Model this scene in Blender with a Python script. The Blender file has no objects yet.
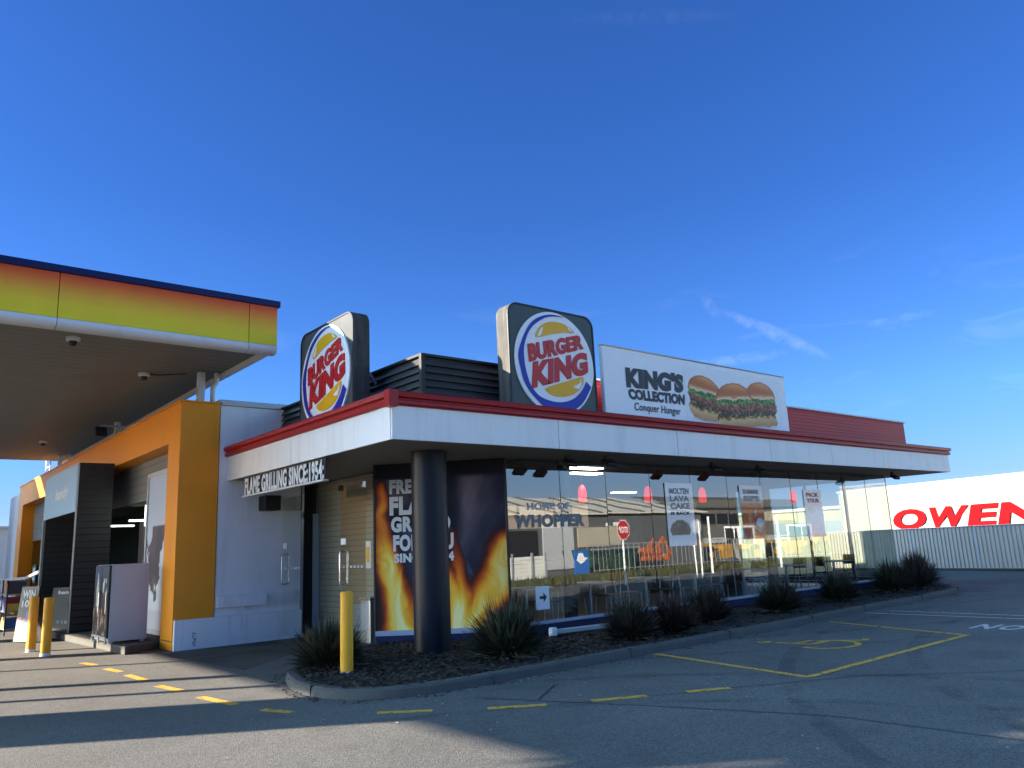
import bpy, bmesh, math, random
from mathutils import Vector, Matrix
random.seed(7)
R = math.radians
scene = bpy.context.scene
COL = scene.collection

# ------------------------------------------------------------------ camera
cam_d = bpy.data.cameras.new('camera')
cam = bpy.data.objects.new('camera', cam_d)
COL.objects.link(cam)
scene.camera = cam
yaw, pit, rol = R(50.1855), R(11.749), R(-2.603)
fv = Vector((math.cos(yaw) * math.cos(pit), math.sin(yaw) * math.cos(pit), math.sin(pit)))
r0 = Vector((math.sin(yaw), -math.cos(yaw), 0.0))
u0 = r0.cross(fv)
rv = r0 * math.cos(rol) + u0 * math.sin(rol)
uv = -r0 * math.sin(rol) + u0 * math.cos(rol)
M = Matrix((rv, uv, -fv)).transposed().to_4x4()
M.translation = Vector((0, 0, 1.6))
cam.matrix_world = M
cam_d.sensor_width = 36.0
cam_d.lens = 784.4 / 1024 * 36.0
cam_d.clip_start = 0.05
cam_d.clip_end = 3000

# ------------------------------------------------------------------ sky, sun, exposure
SUN_EL = R(18.0)
SUN_DIR = Vector((-0.83 * math.cos(SUN_EL), 0.557 * math.cos(SUN_EL), math.sin(SUN_EL))).normalized()  # towards the sun
world = bpy.data.worlds.new('World')
scene.world = world
world.use_nodes = True
wn, wl = world.node_tree.nodes, world.node_tree.links
wn.clear()
sky = wn.new('ShaderNodeTexSky')
sky.sky_type = 'NISHITA'
sky.sun_disc = False
sky.sun_elevation = SUN_EL
sky.sun_rotation = math.atan2(SUN_DIR.x, SUN_DIR.y)
sky.altitude = 0
sky.air_density = 1.0
sky.dust_density = 0.2
sky.ozone_density = 3.0
hs = wn.new('ShaderNodeHueSaturation')
hs.inputs['Saturation'].default_value = 1.12
# thin wisps of high cloud
tc = wn.new('ShaderNodeTexCoord')
mp = wn.new('ShaderNodeMapping')
mp.inputs['Rotation'].default_value = (R(8), R(-14), R(20))
mp.inputs['Scale'].default_value = (2.2, 5.0, 16.0)
nz = wn.new('ShaderNodeTexNoise')
nz.inputs['Scale'].default_value = 1.6
nz.inputs['Detail'].default_value = 7
nz.inputs['Roughness'].default_value = 0.62
nz.inputs['Distortion'].default_value = 0.8
rmp = wn.new('ShaderNodeValToRGB')
rmp.color_ramp.elements[0].position = 0.57
rmp.color_ramp.elements[0].color = (0, 0, 0, 1)
rmp.color_ramp.elements[1].position = 0.85
rmp.color_ramp.elements[1].color = (0.075, 0.08, 0.085, 1)
mix = wn.new('ShaderNodeMixRGB')
mix.inputs['Color2'].default_value = (5.2, 5.6, 6.2, 1)
bg = wn.new('ShaderNodeBackground')
bg.inputs['Strength'].default_value = 0.055
out = wn.new('ShaderNodeOutputWorld')
wl.new(tc.outputs['Generated'], mp.inputs['Vector'])
wl.new(mp.outputs['Vector'], nz.inputs['Vector'])
wl.new(nz.outputs['Fac'], rmp.inputs['Fac'])
sp = wn.new('ShaderNodeSeparateXYZ')
wl.new(tc.outputs['Generated'], sp.inputs['Vector'])
wl.new(sky.outputs['Color'], hs.inputs['Color'])
# clear, deep blue air: tint by height above the horizon
tr = wn.new('ShaderNodeValToRGB')
te = tr.color_ramp.elements
te[0].position = 0.0; te[0].color = (0.30, 0.36, 0.80, 1)
te[1].position = 0.40; te[1].color = (0.175, 0.285, 0.51, 1)
k_ = te.new(0.16); k_.color = (0.22, 0.33, 0.56, 1)
k_ = te.new(0.06); k_.color = (0.20, 0.268, 0.58, 1)
k_ = te.new(0.66); k_.color = (0.18, 0.29, 0.51, 1)
k_ = te.new(0.85); k_.color = (0.42, 0.48, 0.54, 1)  # zenith raised as extra fill on the ground
wl.new(sp.outputs['Z'], tr.inputs['Fac'])
tm = wn.new('ShaderNodeVectorMath'); tm.operation = 'MULTIPLY'
wl.new(hs.outputs['Color'], tm.inputs[0])
wl.new(tr.outputs['Color'], tm.inputs[1])
ts = wn.new('ShaderNodeVectorMath'); ts.operation = 'SCALE'
ts.inputs['Scale'].default_value = 2.0
wl.new(tm.outputs['Vector'], ts.inputs[0])
# sky kept deep across the view, boosted sunward and opposite as added fill
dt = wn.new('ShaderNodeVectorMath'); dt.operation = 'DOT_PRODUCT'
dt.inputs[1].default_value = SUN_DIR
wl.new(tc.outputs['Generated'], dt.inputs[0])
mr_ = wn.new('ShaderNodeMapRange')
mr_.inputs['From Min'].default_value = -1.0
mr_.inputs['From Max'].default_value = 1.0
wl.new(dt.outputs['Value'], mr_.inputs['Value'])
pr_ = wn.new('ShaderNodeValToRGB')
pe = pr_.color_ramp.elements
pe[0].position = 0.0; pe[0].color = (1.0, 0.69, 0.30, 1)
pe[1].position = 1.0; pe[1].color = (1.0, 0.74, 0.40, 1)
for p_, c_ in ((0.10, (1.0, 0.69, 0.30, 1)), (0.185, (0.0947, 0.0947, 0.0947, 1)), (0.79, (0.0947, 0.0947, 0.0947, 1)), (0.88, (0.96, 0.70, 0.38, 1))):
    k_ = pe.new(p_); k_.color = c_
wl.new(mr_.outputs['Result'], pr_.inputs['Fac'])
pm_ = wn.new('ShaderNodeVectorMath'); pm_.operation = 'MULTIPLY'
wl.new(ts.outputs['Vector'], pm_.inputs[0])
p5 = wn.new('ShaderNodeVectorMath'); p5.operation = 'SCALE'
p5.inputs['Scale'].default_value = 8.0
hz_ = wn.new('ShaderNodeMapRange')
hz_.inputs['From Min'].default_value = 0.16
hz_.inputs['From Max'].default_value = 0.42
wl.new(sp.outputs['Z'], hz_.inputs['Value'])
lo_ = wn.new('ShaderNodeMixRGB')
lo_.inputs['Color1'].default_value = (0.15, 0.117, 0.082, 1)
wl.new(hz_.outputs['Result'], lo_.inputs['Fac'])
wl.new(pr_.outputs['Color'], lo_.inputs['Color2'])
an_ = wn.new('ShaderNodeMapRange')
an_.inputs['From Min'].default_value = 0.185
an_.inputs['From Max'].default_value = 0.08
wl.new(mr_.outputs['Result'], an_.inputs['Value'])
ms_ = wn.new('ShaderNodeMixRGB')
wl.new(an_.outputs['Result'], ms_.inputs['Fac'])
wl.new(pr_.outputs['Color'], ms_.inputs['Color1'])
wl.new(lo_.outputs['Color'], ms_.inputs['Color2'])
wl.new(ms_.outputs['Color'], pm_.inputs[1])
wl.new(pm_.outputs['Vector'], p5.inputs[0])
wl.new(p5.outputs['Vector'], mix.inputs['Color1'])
cz = wn.new('ShaderNodeMapRange')
cz.inputs['From Min'].default_value = 0.34
cz.inputs['From Max'].default_value = 0.22
wl.new(sp.outputs['Z'], cz.inputs['Value'])
cm = wn.new('ShaderNodeMath'); cm.operation = 'MULTIPLY'
wl.new(cz.outputs['Result'], cm.inputs[0])
wl.new(rmp.outputs['Color'], cm.inputs[1])
wisps = [((0.8326, 0.4999, 0.2383), (0.5451, -0.664, -0.5117), (-0.0976, 0.556, -0.8254), 0.0758, 0.0089, 0.122), ((0.8123, 0.5429, 0.2132), (0.5544, -0.8322, 0.0068), (0.1811, 0.1127, -0.977), 0.0732, 0.0076, 0.094), ((0.8952, 0.3785, 0.2351), (0.3737, -0.9251, 0.0665), (0.2427, 0.0283, -0.9697), 0.0406, 0.0064, 0.072), ((0.7851, 0.5533, 0.2783), (0.5339, -0.377, -0.7568), (-0.3138, 0.7428, -0.5914), 0.019, 0.0076, 0.058), ((0.6432, 0.4949, 0.5843), (0.6692, -0.7341, -0.1148), (0.3721, 0.4649, -0.8034), 0.1034, 0.0089, 0.015)]
def wmath(op, a, b=None, clamp=False):
    q = wn.new('ShaderNodeMath'); q.operation = op; q.use_clamp = clamp
    for i_, v_ in enumerate((a, b)):
        if v_ is None: continue
        if isinstance(v_, (int, float)): q.inputs[i_].default_value = v_
        else: wl.new(v_, q.inputs[i_])
    return q.outputs[0]
def wdot(vec):
    q = wn.new('ShaderNodeVectorMath'); q.operation = 'DOT_PRODUCT'
    q.inputs[1].default_value = vec
    wl.new(tc.outputs['Generated'], q.inputs[0])
    return q.outputs['Value']
fine = wn.new('ShaderNodeTexNoise')
fine.inputs['Scale'].default_value = 38
fine.inputs['Detail'].default_value = 7
fine.inputs['Roughness'].default_value = 0.62
fine.inputs['Distortion'].default_value = 1.2
wl.new(tc.outputs['Generated'], fine.inputs['Vector'])
fr_ = wmath('SUBTRACT', fine.outputs['Fac'], 0.36)
fr_ = wmath('MULTIPLY', fr_, 3.2, True)
bend = wmath('MULTIPLY', wmath('SUBTRACT', nz.outputs['Fac'], 0.5), 0.012)
total = cm.outputs[0]
for c_, t_, n_, L_, s_, amp in wisps:
    a_ = wmath('MULTIPLY', wdot(t_), 1.0 / L_)
    b_ = wmath('MULTIPLY', wmath('ADD', wdot(n_), bend), 1.0 / s_)
    e_ = wmath('ADD', wmath('MULTIPLY', a_, a_), wmath('MULTIPLY', b_, b_))
    m_ = wmath('SUBTRACT', 1.0, e_, True)
    front = wmath('GREATER_THAN', wdot(c_), 0.8)
    m_ = wmath('MULTIPLY', wmath('MULTIPLY', m_, front), wmath('MULTIPLY', fr_, amp))
    total = wmath('ADD', total, m_)
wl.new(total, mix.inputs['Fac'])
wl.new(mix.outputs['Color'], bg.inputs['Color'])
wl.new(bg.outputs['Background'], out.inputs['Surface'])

sun_d = bpy.data.lights.new('sun', 'SUN')
sun_d.energy = 4.8
sun_d.angle = R(0.5)
sun_d.color = (1.0, 0.88, 0.72)
sun = bpy.data.objects.new('sun', sun_d)
COL.objects.link(sun)
sun.rotation_euler = SUN_DIR.to_track_quat('Z', 'Y').to_euler()

scene.view_settings.view_transform = 'Standard'
scene.view_settings.look = 'None'
scene.view_settings.gamma = 1
scene.view_settings.use_curve_mapping = False
scene.view_settings.exposure = 2.4
scene.render.engine = 'CYCLES'
scene.cycles.max_bounces = 8
scene.cycles.transparent_max_bounces = 12
scene.cycles.glossy_bounces = 4
scene.cycles.caustics_reflective = False
scene.cycles.caustics_refractive = False

# ------------------------------------------------------------------ materials
def s2l(c):
    return c / 12.92 if c <= 0.04045 else ((c + 0.055) / 1.055) ** 2.4
def hexc(r, g, b):
    return (s2l(r / 255), s2l(g / 255), s2l(b / 255))

MATS = {}
def mat(name, rgb, rough=0.6, metal=0.0, var=0.12, scale=3.0, bump=0.0, bscale=40.0, spec=0.5, emit=None, estr=0.0,
        stain=0.0, stain_rgb=(0.05, 0.045, 0.04), stain_scale=1.2):
    if name in MATS:
        return MATS[name]
    m = bpy.data.materials.new(name)
    m.use_nodes = True
    n, l = m.node_tree.nodes, m.node_tree.links
    b = n['Principled BSDF']
    b.inputs['Roughness'].default_value = rough
    b.inputs['Metallic'].default_value = metal
    b.inputs['Specular IOR Level'].default_value = spec
    g = n.new('ShaderNodeNewGeometry')
    if var > 0:
        t = n.new('ShaderNodeTexNoise')
        t.inputs['Scale'].default_value = scale
        t.inputs['Detail'].default_value = 6
        l.new(g.outputs['Position'], t.inputs['Vector'])
        mx = n.new('ShaderNodeMixRGB')
        mx.inputs['Color1'].default_value = tuple(c * (1 - var) for c in rgb) + (1,)
        mx.inputs['Color2'].default_value = tuple(min(1, c * (1 + var)) for c in rgb) + (1,)
        l.new(t.outputs['Fac'], mx.inputs['Fac'])
        last = mx.outputs['Color']
        if stain > 0:
            mpn = n.new('ShaderNodeMapping')
            mpn.inputs['Scale'].default_value = (stain_scale * 3, stain_scale * 3, stain_scale * 0.35)
            l.new(g.outputs['Position'], mpn.inputs['Vector'])
            t2 = n.new('ShaderNodeTexNoise')
            t2.inputs['Scale'].default_value = 1.0
            t2.inputs['Detail'].default_value = 8
            t2.inputs['Roughness'].default_value = 0.65
            l.new(mpn.outputs['Vector'], t2.inputs['Vector'])
            cr = n.new('ShaderNodeValToRGB')
            cr.color_ramp.elements[0].position = 0.5
            cr.color_ramp.elements[0].color = (0, 0, 0, 1)
            cr.color_ramp.elements[1].position = 0.8
            cr.color_ramp.elements[1].color = (stain, stain, stain, 1)
            l.new(t2.outputs['Fac'], cr.inputs['Fac'])
            m2 = n.new('ShaderNodeMixRGB')
            m2.inputs['Color2'].default_value = tuple(stain_rgb) + (1,)
            l.new(cr.outputs['Color'], m2.inputs['Fac'])
            l.new(last, m2.inputs['Color1'])
            last = m2.outputs['Color']
        l.new(last, b.inputs['Base Color'])
        rr = n.new('ShaderNodeMath')
        rr.operation = 'MULTIPLY_ADD'
        l.new(t.outputs['Fac'], rr.inputs[0])
        rr.inputs[1].default_value = 0.16
        rr.inputs[2].default_value = max(0.0, rough - 0.08)
        l.new(rr.outputs[0], b.inputs['Roughness'])
    else:
        b.inputs['Base Color'].default_value = tuple(rgb) + (1,)
    if bump > 0:
        t3 = n.new('ShaderNodeTexNoise')
        t3.inputs['Scale'].default_value = bscale
        t3.inputs['Detail'].default_value = 5
        l.new(g.outputs['Position'], t3.inputs['Vector'])
        bp = n.new('ShaderNodeBump')
        bp.inputs['Strength'].default_value = bump
        bp.inputs['Distance'].default_value = 0.02
        l.new(t3.outputs['Fac'], bp.inputs['Height'])
        l.new(bp.outputs['Normal'], b.inputs['Normal'])
    if emit:
        b.inputs['Emission Color'].default_value = tuple(emit) + (1,)
        b.inputs['Emission Strength'].default_value = estr
    MATS[name] = m
    return m

def mat_asphalt():
    m = bpy.data.materials.new('worn asphalt')
    m.use_nodes = True
    n, l = m.node_tree.nodes, m.node_tree.links
    b = n['Principled BSDF']
    g = n.new('ShaderNodeNewGeometry')
    def noise(scale, detail=6, rough=0.6):
        t = n.new('ShaderNodeTexNoise')
        t.inputs['Scale'].default_value = scale
        t.inputs['Detail'].default_value = detail
        t.inputs['Roughness'].default_value = rough
        l.new(g.outputs['Position'], t.inputs['Vector'])
        return t
    def ramp(src, p0, c0, p1, c1):
        c = n.new('ShaderNodeValToRGB')
        c.color_ramp.elements[0].position = p0
        c.color_ramp.elements[0].color = c0
        c.color_ramp.elements[1].position = p1
        c.color_ramp.elements[1].color = c1
        l.new(src, c.inputs['Fac'])
        return c
    big = noise(0.30, 7, 0.62)
    base = ramp(big.outputs['Fac'], 0.3, (0.095, 0.090, 0.083, 1), 0.7, (0.141, 0.134, 0.123, 1))
    # aggregate speckle
    vo = n.new('ShaderNodeTexVoronoi')
    vo.inputs['Scale'].default_value = 95
    l.new(g.outputs['Position'], vo.inputs['Vector'])
    sp = n.new('ShaderNodeValToRGB')
    sp.color_ramp.elements[0].position = 0.0
    sp.color_ramp.elements[0].color = (0.55, 0.55, 0.55, 1)
    sp.color_ramp.elements[1].position = 1.0
    sp.color_ramp.elements[1].color = (1.45, 1.45, 1.45, 1)
    sepc = n.new('ShaderNodeSeparateColor')
    l.new(vo.outputs['Color'], sepc.inputs['Color'])
    l.new(sepc.outputs['Red'], sp.inputs['Fac'])
    mul = n.new('ShaderNodeMixRGB')
    mul.blend_type = 'MULTIPLY'
    mul.inputs['Fac'].default_value = 1
    l.new(base.outputs['Color'], mul.inputs['Color1'])
    l.new(sp.outputs['Color'], mul.inputs['Color2'])
    # oil stains
    st = noise(0.75, 9, 0.62)
    sr = ramp(st.outputs['Fac'], 0.56, (0, 0, 0, 1), 0.74, (0.62, 0.62, 0.62, 1))
    m2 = n.new('ShaderNodeMixRGB')
    m2.inputs['Color2'].default_value = (0.055, 0.053, 0.050, 1)
    l.new(sr.outputs['Color'], m2.inputs['Fac'])
    l.new(mul.outputs['Color'], m2.inputs['Color1'])
    # small drips
    dr = noise(3.1, 4, 0.5)
    d2 = ramp(dr.outputs['Fac'], 0.68, (0, 0, 0, 1), 0.76, (0.65, 0.65, 0.65, 1))
    m3 = n.new('ShaderNodeMixRGB')
    m3.inputs['Color2'].default_value = (0.032, 0.032, 0.032, 1)
    l.new(d2.outputs['Color'], m3.inputs['Fac'])
    l.new(m2.outputs['Color'], m3.inputs['Color1'])
    l.new(m3.outputs['Color'], b.inputs['Base Color'])
    b.inputs['Roughness'].default_value = 0.85
    b.inputs['Specular IOR Level'].default_value = 0.3
    bp = n.new('ShaderNodeBump')
    bp.inputs['Strength'].default_value = 0.32
    bp.inputs['Distance'].default_value = 0.012
    l.new(vo.outputs['Distance'], bp.inputs['Height'])
    l.new(bp.outputs['Normal'], b.inputs['Normal'])
    return m

def mat_stripes(name, rgb, axis, period, rough=0.5, depth=0.5, dark=0.75, metal=0.0, power=1.0, dist=0.02):
    """profiled sheet, boards or slats: grooves across one world axis"""
    m = bpy.data.materials.new(name)
    m.use_nodes = True
    n, l = m.node_tree.nodes, m.node_tree.links
    b = n['Principled BSDF']
    b.inputs['Roughness'].default_value = rough
    b.inputs['Metallic'].default_value = metal
    b.inputs['Specular IOR Level'].default_value = 0.25
    g = n.new('ShaderNodeNewGeometry')
    sx = n.new('ShaderNodeSeparateXYZ')
    l.new(g.outputs['Position'], sx.inputs['Vector'])
    d = n.new('ShaderNodeMath'); d.operation = 'MULTIPLY'
    d.inputs[1].default_value = 1.0 / period
    l.new(sx.outputs['XYZ'.index(axis)], d.inputs[0])
    f = n.new('ShaderNodeMath'); f.operation = 'FRACT'
    l.new(d.outputs[0], f.inputs[0])
    c = n.new('ShaderNodeValToRGB')
    e = c.color_ramp.elements
    e[0].position = 0.0; e[0].color = (0, 0, 0, 1)
    e[1].position = 0.14; e[1].color = (1, 1, 1, 1)
    l.new(f.outputs[0], c.inputs['Fac'])
    t = n.new('ShaderNodeTexNoise')
    t.inputs['Scale'].default_value = 1.7
    t.inputs['Detail'].default_value = 7
    l.new(g.outputs['Position'], t.inputs['Vector'])
    mv = n.new('ShaderNodeMixRGB')
    mv.inputs['Color1'].default_value = tuple(x * 0.86 for x in rgb) + (1,)
    mv.inputs['Color2'].default_value = tuple(min(1, x * 1.12) for x in rgb) + (1,)
    l.new(t.outputs['Fac'], mv.inputs['Fac'])
    mx = n.new('ShaderNodeMixRGB')
    mx.blend_type = 'MULTIPLY'
    mx.inputs['Fac'].default_value = 1
    mr = n.new('ShaderNodeMixRGB')
    mr.inputs['Color1'].default_value = (dark, dark, dark, 1)
    mr.inputs['Color2'].default_value = (1, 1, 1, 1)
    l.new(c.outputs['Color'], mr.inputs['Fac'])
    l.new(mv.outputs['Color'], mx.inputs['Color1'])
    l.new(mr.outputs['Color'], mx.inputs['Color2'])
    l.new(mx.outputs['Color'], b.inputs['Base Color'])
    bp = n.new('ShaderNodeBump')
    bp.inputs['Strength'].default_value = depth
    bp.inputs['Distance'].default_value = dist
    l.new(c.outputs['Color'], bp.inputs['Height'])
    l.new(bp.outputs['Normal'], b.inputs['Normal'])
    return m

def mat_glass(name, tint=(0.62, 0.72, 0.70), base=0.30, gain=0.75):
    m = bpy.data.materials.new(name)
    m.use_nodes = True
    n, l = m.node_tree.nodes, m.node_tree.links
    n.clear()
    o = n.new('ShaderNodeOutputMaterial')
    tr = n.new('ShaderNodeBsdfTransparent')
    tr.inputs['Color'].default_value = tint + (1,)
    gl = n.new('ShaderNodeBsdfGlossy')
    gl.inputs['Roughness'].default_value = 0.004
    gl.inputs['Color'].default_value = (0.94, 0.97, 0.97, 1)
    fr = n.new('ShaderNodeFresnel')
    fr.inputs['IOR'].default_value = 1.5
    ma = n.new('ShaderNodeMath'); ma.operation = 'MULTIPLY_ADD'
    ma.use_clamp = True
    ma.inputs[1].default_value = gain
    ma.inputs[2].default_value = base
    l.new(fr.outputs['Fac'], ma.inputs[0])
    mx = n.new('ShaderNodeMixShader')
    l.new(ma.outputs[0], mx.inputs['Fac'])
    l.new(tr.outputs[0], mx.inputs[1])
    l.new(gl.outputs[0], mx.inputs[2])
    l.new(mx.outputs[0], o.inputs['Surface'])
    return m

def mat_print(name, rough=0.45):
    """printed artwork: colours come from the print stored on the sheet"""
    m = bpy.data.materials.new(name)
    m.use_nodes = True
    n, l = m.node_tree.nodes, m.node_tree.links
    b = n['Principled BSDF']
    b.inputs['Roughness'].default_value = rough
    b.inputs['Specular IOR Level'].default_value = 0.2
    a = n.new('ShaderNodeAttribute')
    a.attribute_name = 'Print'
    l.new(a.outputs['Color'], b.inputs['Base Color'])
    return m

def mat_gradient_z(name, stops, z0, z1, rough=0.4):
    m = bpy.data.materials.new(name)
    m.use_nodes = True
    n, l = m.node_tree.nodes, m.node_tree.links
    b = n['Principled BSDF']
    b.inputs['Roughness'].default_value = rough
    b.inputs['Specular IOR Level'].default_value = 0.2
    g = n.new('ShaderNodeNewGeometry')
    sx = n.new('ShaderNodeSeparateXYZ')
    l.new(g.outputs['Position'], sx.inputs['Vector'])
    mr = n.new('ShaderNodeMapRange')
    mr.inputs['From Min'].default_value = z0
    mr.inputs['From Max'].default_value = z1
    l.new(sx.outputs['Z'], mr.inputs['Value'])
    c = n.new('ShaderNodeValToRGB')
    e = c.color_ramp.elements
    e[0].position, e[0].color = stops[0][0], stops[0][1] + (1,)
    e[1].position, e[1].color = stops[-1][0], stops[-1][1] + (1,)
    for p, col in stops[1:-1]:
        k = e.new(p); k.color = col + (1,)
    l.new(mr.outputs['Result'], c.inputs['Fac'])
    t = n.new('ShaderNodeTexNoise')
    t.inputs['Scale'].default_value = 2.0
    t.inputs['Detail'].default_value = 8
    l.new(g.outputs['Position'], t.inputs['Vector'])
    hv = n.new('ShaderNodeHueSaturation')
    mm = n.new('ShaderNodeMapRange')
    mm.inputs['To Min'].default_value = 0.86
    mm.inputs['To Max'].default_value = 1.1
    l.new(t.outputs['Fac'], mm.inputs['Value'])
    l.new(mm.outputs['Result'], hv.inputs['Value'])
    l.new(c.outputs['Color'], hv.inputs['Color'])
    l.new(hv.outputs['Color'], b.inputs['Base Color'])
    return m

def mat_leaf(name, c1, c2):
    m = bpy.data.materials.new(name)
    m.use_nodes = True
    n, l = m.node_tree.nodes, m.node_tree.links
    b = n['Principled BSDF']
    b.inputs['Roughness'].default_value = 0.55
    b.inputs['Specular IOR Level'].default_value = 0.2
    g = n.new('ShaderNodeNewGeometry')
    c = n.new('ShaderNodeMixRGB')
    c.inputs['Color1'].default_value = c1 + (1,)
    c.inputs['Color2'].default_value = c2 + (1,)
    l.new(g.outputs['Random Per Island'], c.inputs['Fac'])
    l.new(c.outputs['Color'], b.inputs['Base Color'])
    return m

def mat_worn(name, rgb, lo, hi, scale, amount=1.0, stretch=None):
    m = bpy.data.materials.new(name)
    m.use_nodes = True
    n, l = m.node_tree.nodes, m.node_tree.links
    b = n['Principled BSDF']
    b.inputs['Base Color'].default_value = rgb + (1,)
    b.inputs['Roughness'].default_value = 0.8
    b.inputs['Specular IOR Level'].default_value = 0.2
    g = n.new('ShaderNodeNewGeometry')
    t = n.new('ShaderNodeTexNoise')
    t.inputs['Scale'].default_value = scale
    t.inputs['Detail'].default_value = 9
    t.inputs['Roughness'].default_value = 0.68
    l.new(g.outputs['Position'], t.inputs['Vector'])
    c = n.new('ShaderNodeValToRGB')
    c.color_ramp.elements[0].position = lo
    c.color_ramp.elements[0].color = (0, 0, 0, 1)
    c.color_ramp.elements[1].position = hi
    c.color_ramp.elements[1].color = (amount, amount, amount, 1)
    l.new(t.outputs['Fac'], c.inputs['Fac'])
    l.new(c.outputs['Color'], b.inputs['Alpha'])
    return m
ASPHALT = mat_asphalt()
GLASS = mat_glass('reflective window glass', (0.88, 0.95, 0.93), 0.17, 0.6)
DOORGLASS = mat_glass('door glass', (0.86, 0.91, 0.90), 0.015, 0.28)
SIDEGLASS = mat_glass('clear side glass', (0.36, 0.44, 0.40), 0.06, 0.6)
PRINT = mat_print('printed film')
GLOSSY = mat_print('laminated poster film', 0.03)
GLOSSY.node_tree.nodes['Principled BSDF'].inputs['Specular IOR Level'].default_value = 1.0
GLOSSY.node_tree.nodes['Principled BSDF'].inputs['Coat Weight'].default_value = 1.0
GLOSSY.node_tree.nodes['Principled BSDF'].inputs['Coat Roughness'].default_value = 0.01
WHITE = mat('white panel', (0.78, 0.765, 0.735), 0.42, var=0.04, stain=0.34, stain_rgb=(0.34, 0.33, 0.30), stain_scale=1.4)
WALLW = mat('white painted render', (0.88, 0.87, 0.85), 0.75, var=0.05, bump=0.15, bscale=60, stain=0.4, stain_rgb=(0.42, 0.41, 0.38))
PLINTHW = mat('scuffed white paint', (0.90, 0.89, 0.87), 0.7, var=0.06, bump=0.15, bscale=60, stain=0.35, stain_rgb=(0.35, 0.33, 0.31), stain_scale=2.4)
RED = mat('red painted steel', (0.32, 0.012, 0.018), 0.36, var=0.1, stain=0.2, stain_rgb=(0.10, 0.012, 0.014), spec=0.2)
REDSHEET = mat_stripes('red profiled sheet', (0.40, 0.012, 0.022), 'Z', 0.085, 0.5, 0.45, 0.72)
SOFFIT = mat('soffit lining', (0.22, 0.205, 0.185), 0.8, var=0.07)
NAVY = mat('near black navy paint', (0.010, 0.012, 0.020), 0.38, var=0.2, bump=0.06, bscale=30, spec=0.2)
BLUEBASE = mat('dark blue base panel', (0.012, 0.020, 0.075), 0.4, var=0.15, stain=0.3, stain_rgb=(0.08, 0.075, 0.07), spec=0.2)
SILL = mat('pale blue sill', (0.34, 0.40, 0.55), 0.4, var=0.05, stain=0.3, stain_rgb=(0.16, 0.16, 0.17))
ROOFM = mat('roof sheet', (0.32, 0.31, 0.30), 0.6)
CHARCOAL = mat('charcoal louvre', (0.020, 0.021, 0.024), 0.45, var=0.12, spec=0.2)
LOUVRE = mat('grey louvre blade', (0.045, 0.046, 0.047), 0.45, var=0.12, spec=0.2)
SIGNBODY = mat('dark grey sign face', (0.055, 0.064, 0.066), 0.35, var=0.06, stain=0.15, stain_rgb=(0.10, 0.10, 0.095), spec=0.2)
SIGNEDGE = mat('weathered sign return', (0.060, 0.058, 0.053), 0.65, 0.0, var=0.4, scale=6, stain=0.8, stain_rgb=(0.16, 0.15, 0.135), stain_scale=3, spec=0.08)
LWHITE = mat('sign white acrylic', (0.80, 0.80, 0.80), 0.25, var=0.02, spec=0.2)
LRED = mat('logo red', (0.52, 0.018, 0.022), 0.3, var=0.03, spec=0.2)
LYEL = mat('logo yellow', (0.80, 0.40, 0.012), 0.3, var=0.03, spec=0.2)
LBLUE = mat('logo blue', (0.016, 0.024, 0.32), 0.3, var=0.03, spec=0.2)
INK = mat('dark ink', (0.045, 0.047, 0.055), 0.5, var=0.05, spec=0.2)
LEGW = mat('white powder coated tube', (0.78, 0.79, 0.78), 0.4, var=0.03)
LETTERW = mat('off white lettering', (0.70, 0.70, 0.68), 0.5, var=0.05, spec=0.2)
BLACK = mat('matt black', (0.010, 0.010, 0.011), 0.6, var=0.1)
STEEL = mat('stainless steel', (0.58, 0.58, 0.58), 0.28, 0.9, var=0.08)
GREYMET = mat('grey powder coat', (0.30, 0.31, 0.32), 0.45, 0.3, var=0.08)
PALEMET = mat('pale grey steel', (0.48, 0.49, 0.49), 0.5, 0.2, var=0.1)
ORANGE = mat('orange yellow cladding', (0.92, 0.33, 0.020), 0.38, var=0.05, stain=0.18, stain_rgb=(0.36, 0.20, 0.06), stain_scale=1.0, spec=0.2)
BOLL = mat('bollard yellow paint', (0.92, 0.40, 0.030), 0.5, var=0.1, bump=0.05, stain=0.35, stain_rgb=(0.35, 0.23, 0.07), stain_scale=3, spec=0.2)
LINEY = mat_worn('worn yellow line paint', (0.66, 0.36, 0.06), 0.33, 0.47, 9.0, 0.92)
LINEW = mat_worn('worn white line paint', (0.60, 0.58, 0.53), 0.30, 0.46, 9.0, 0.85)
CONC = mat('concrete kerb', (0.085, 0.081, 0.074), 0.9, var=0.25, scale=7, bump=0.3, bscale=50, stain=0.55, stain_rgb=(0.10, 0.095, 0.085), stain_scale=1.5)
MULCH = mat('bark mulch', (0.026, 0.019, 0.015), 0.95, var=0.5, scale=30, bump=1.0, bscale=35)
CHIP = mat_leaf('bark chips', (0.014, 0.009, 0.007), (0.095, 0.068, 0.05))
DARKCLAD = mat_stripes('dark cladding boards', (0.040, 0.038, 0.037), 'Z', 0.155, 0.5, 0.6, 0.45)
PLANKS = mat_stripes('olive timber boards', (0.36, 0.31, 0.22), 'Z', 0.11, 0.6, 0.5, 0.42)
ROLLER = mat_stripes('grey roller slats', (0.21, 0.20, 0.185), 'Z', 0.19, 0.55, 0.5, 0.6)
CANSOFF = mat_stripes('canopy soffit sheet', (0.185, 0.18, 0.165), 'Y', 0.30, 0.6, 0.5, 0.70)
CANTRIM = mat('canopy trim white', (0.62, 0.63, 0.65), 0.4, var=0.04, stain=0.2, stain_rgb=(0.25, 0.24, 0.22))
CANBLUE = mat('canopy cap blue', (0.006, 0.012, 0.075), 0.4, var=0.08, spec=0.2)
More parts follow.
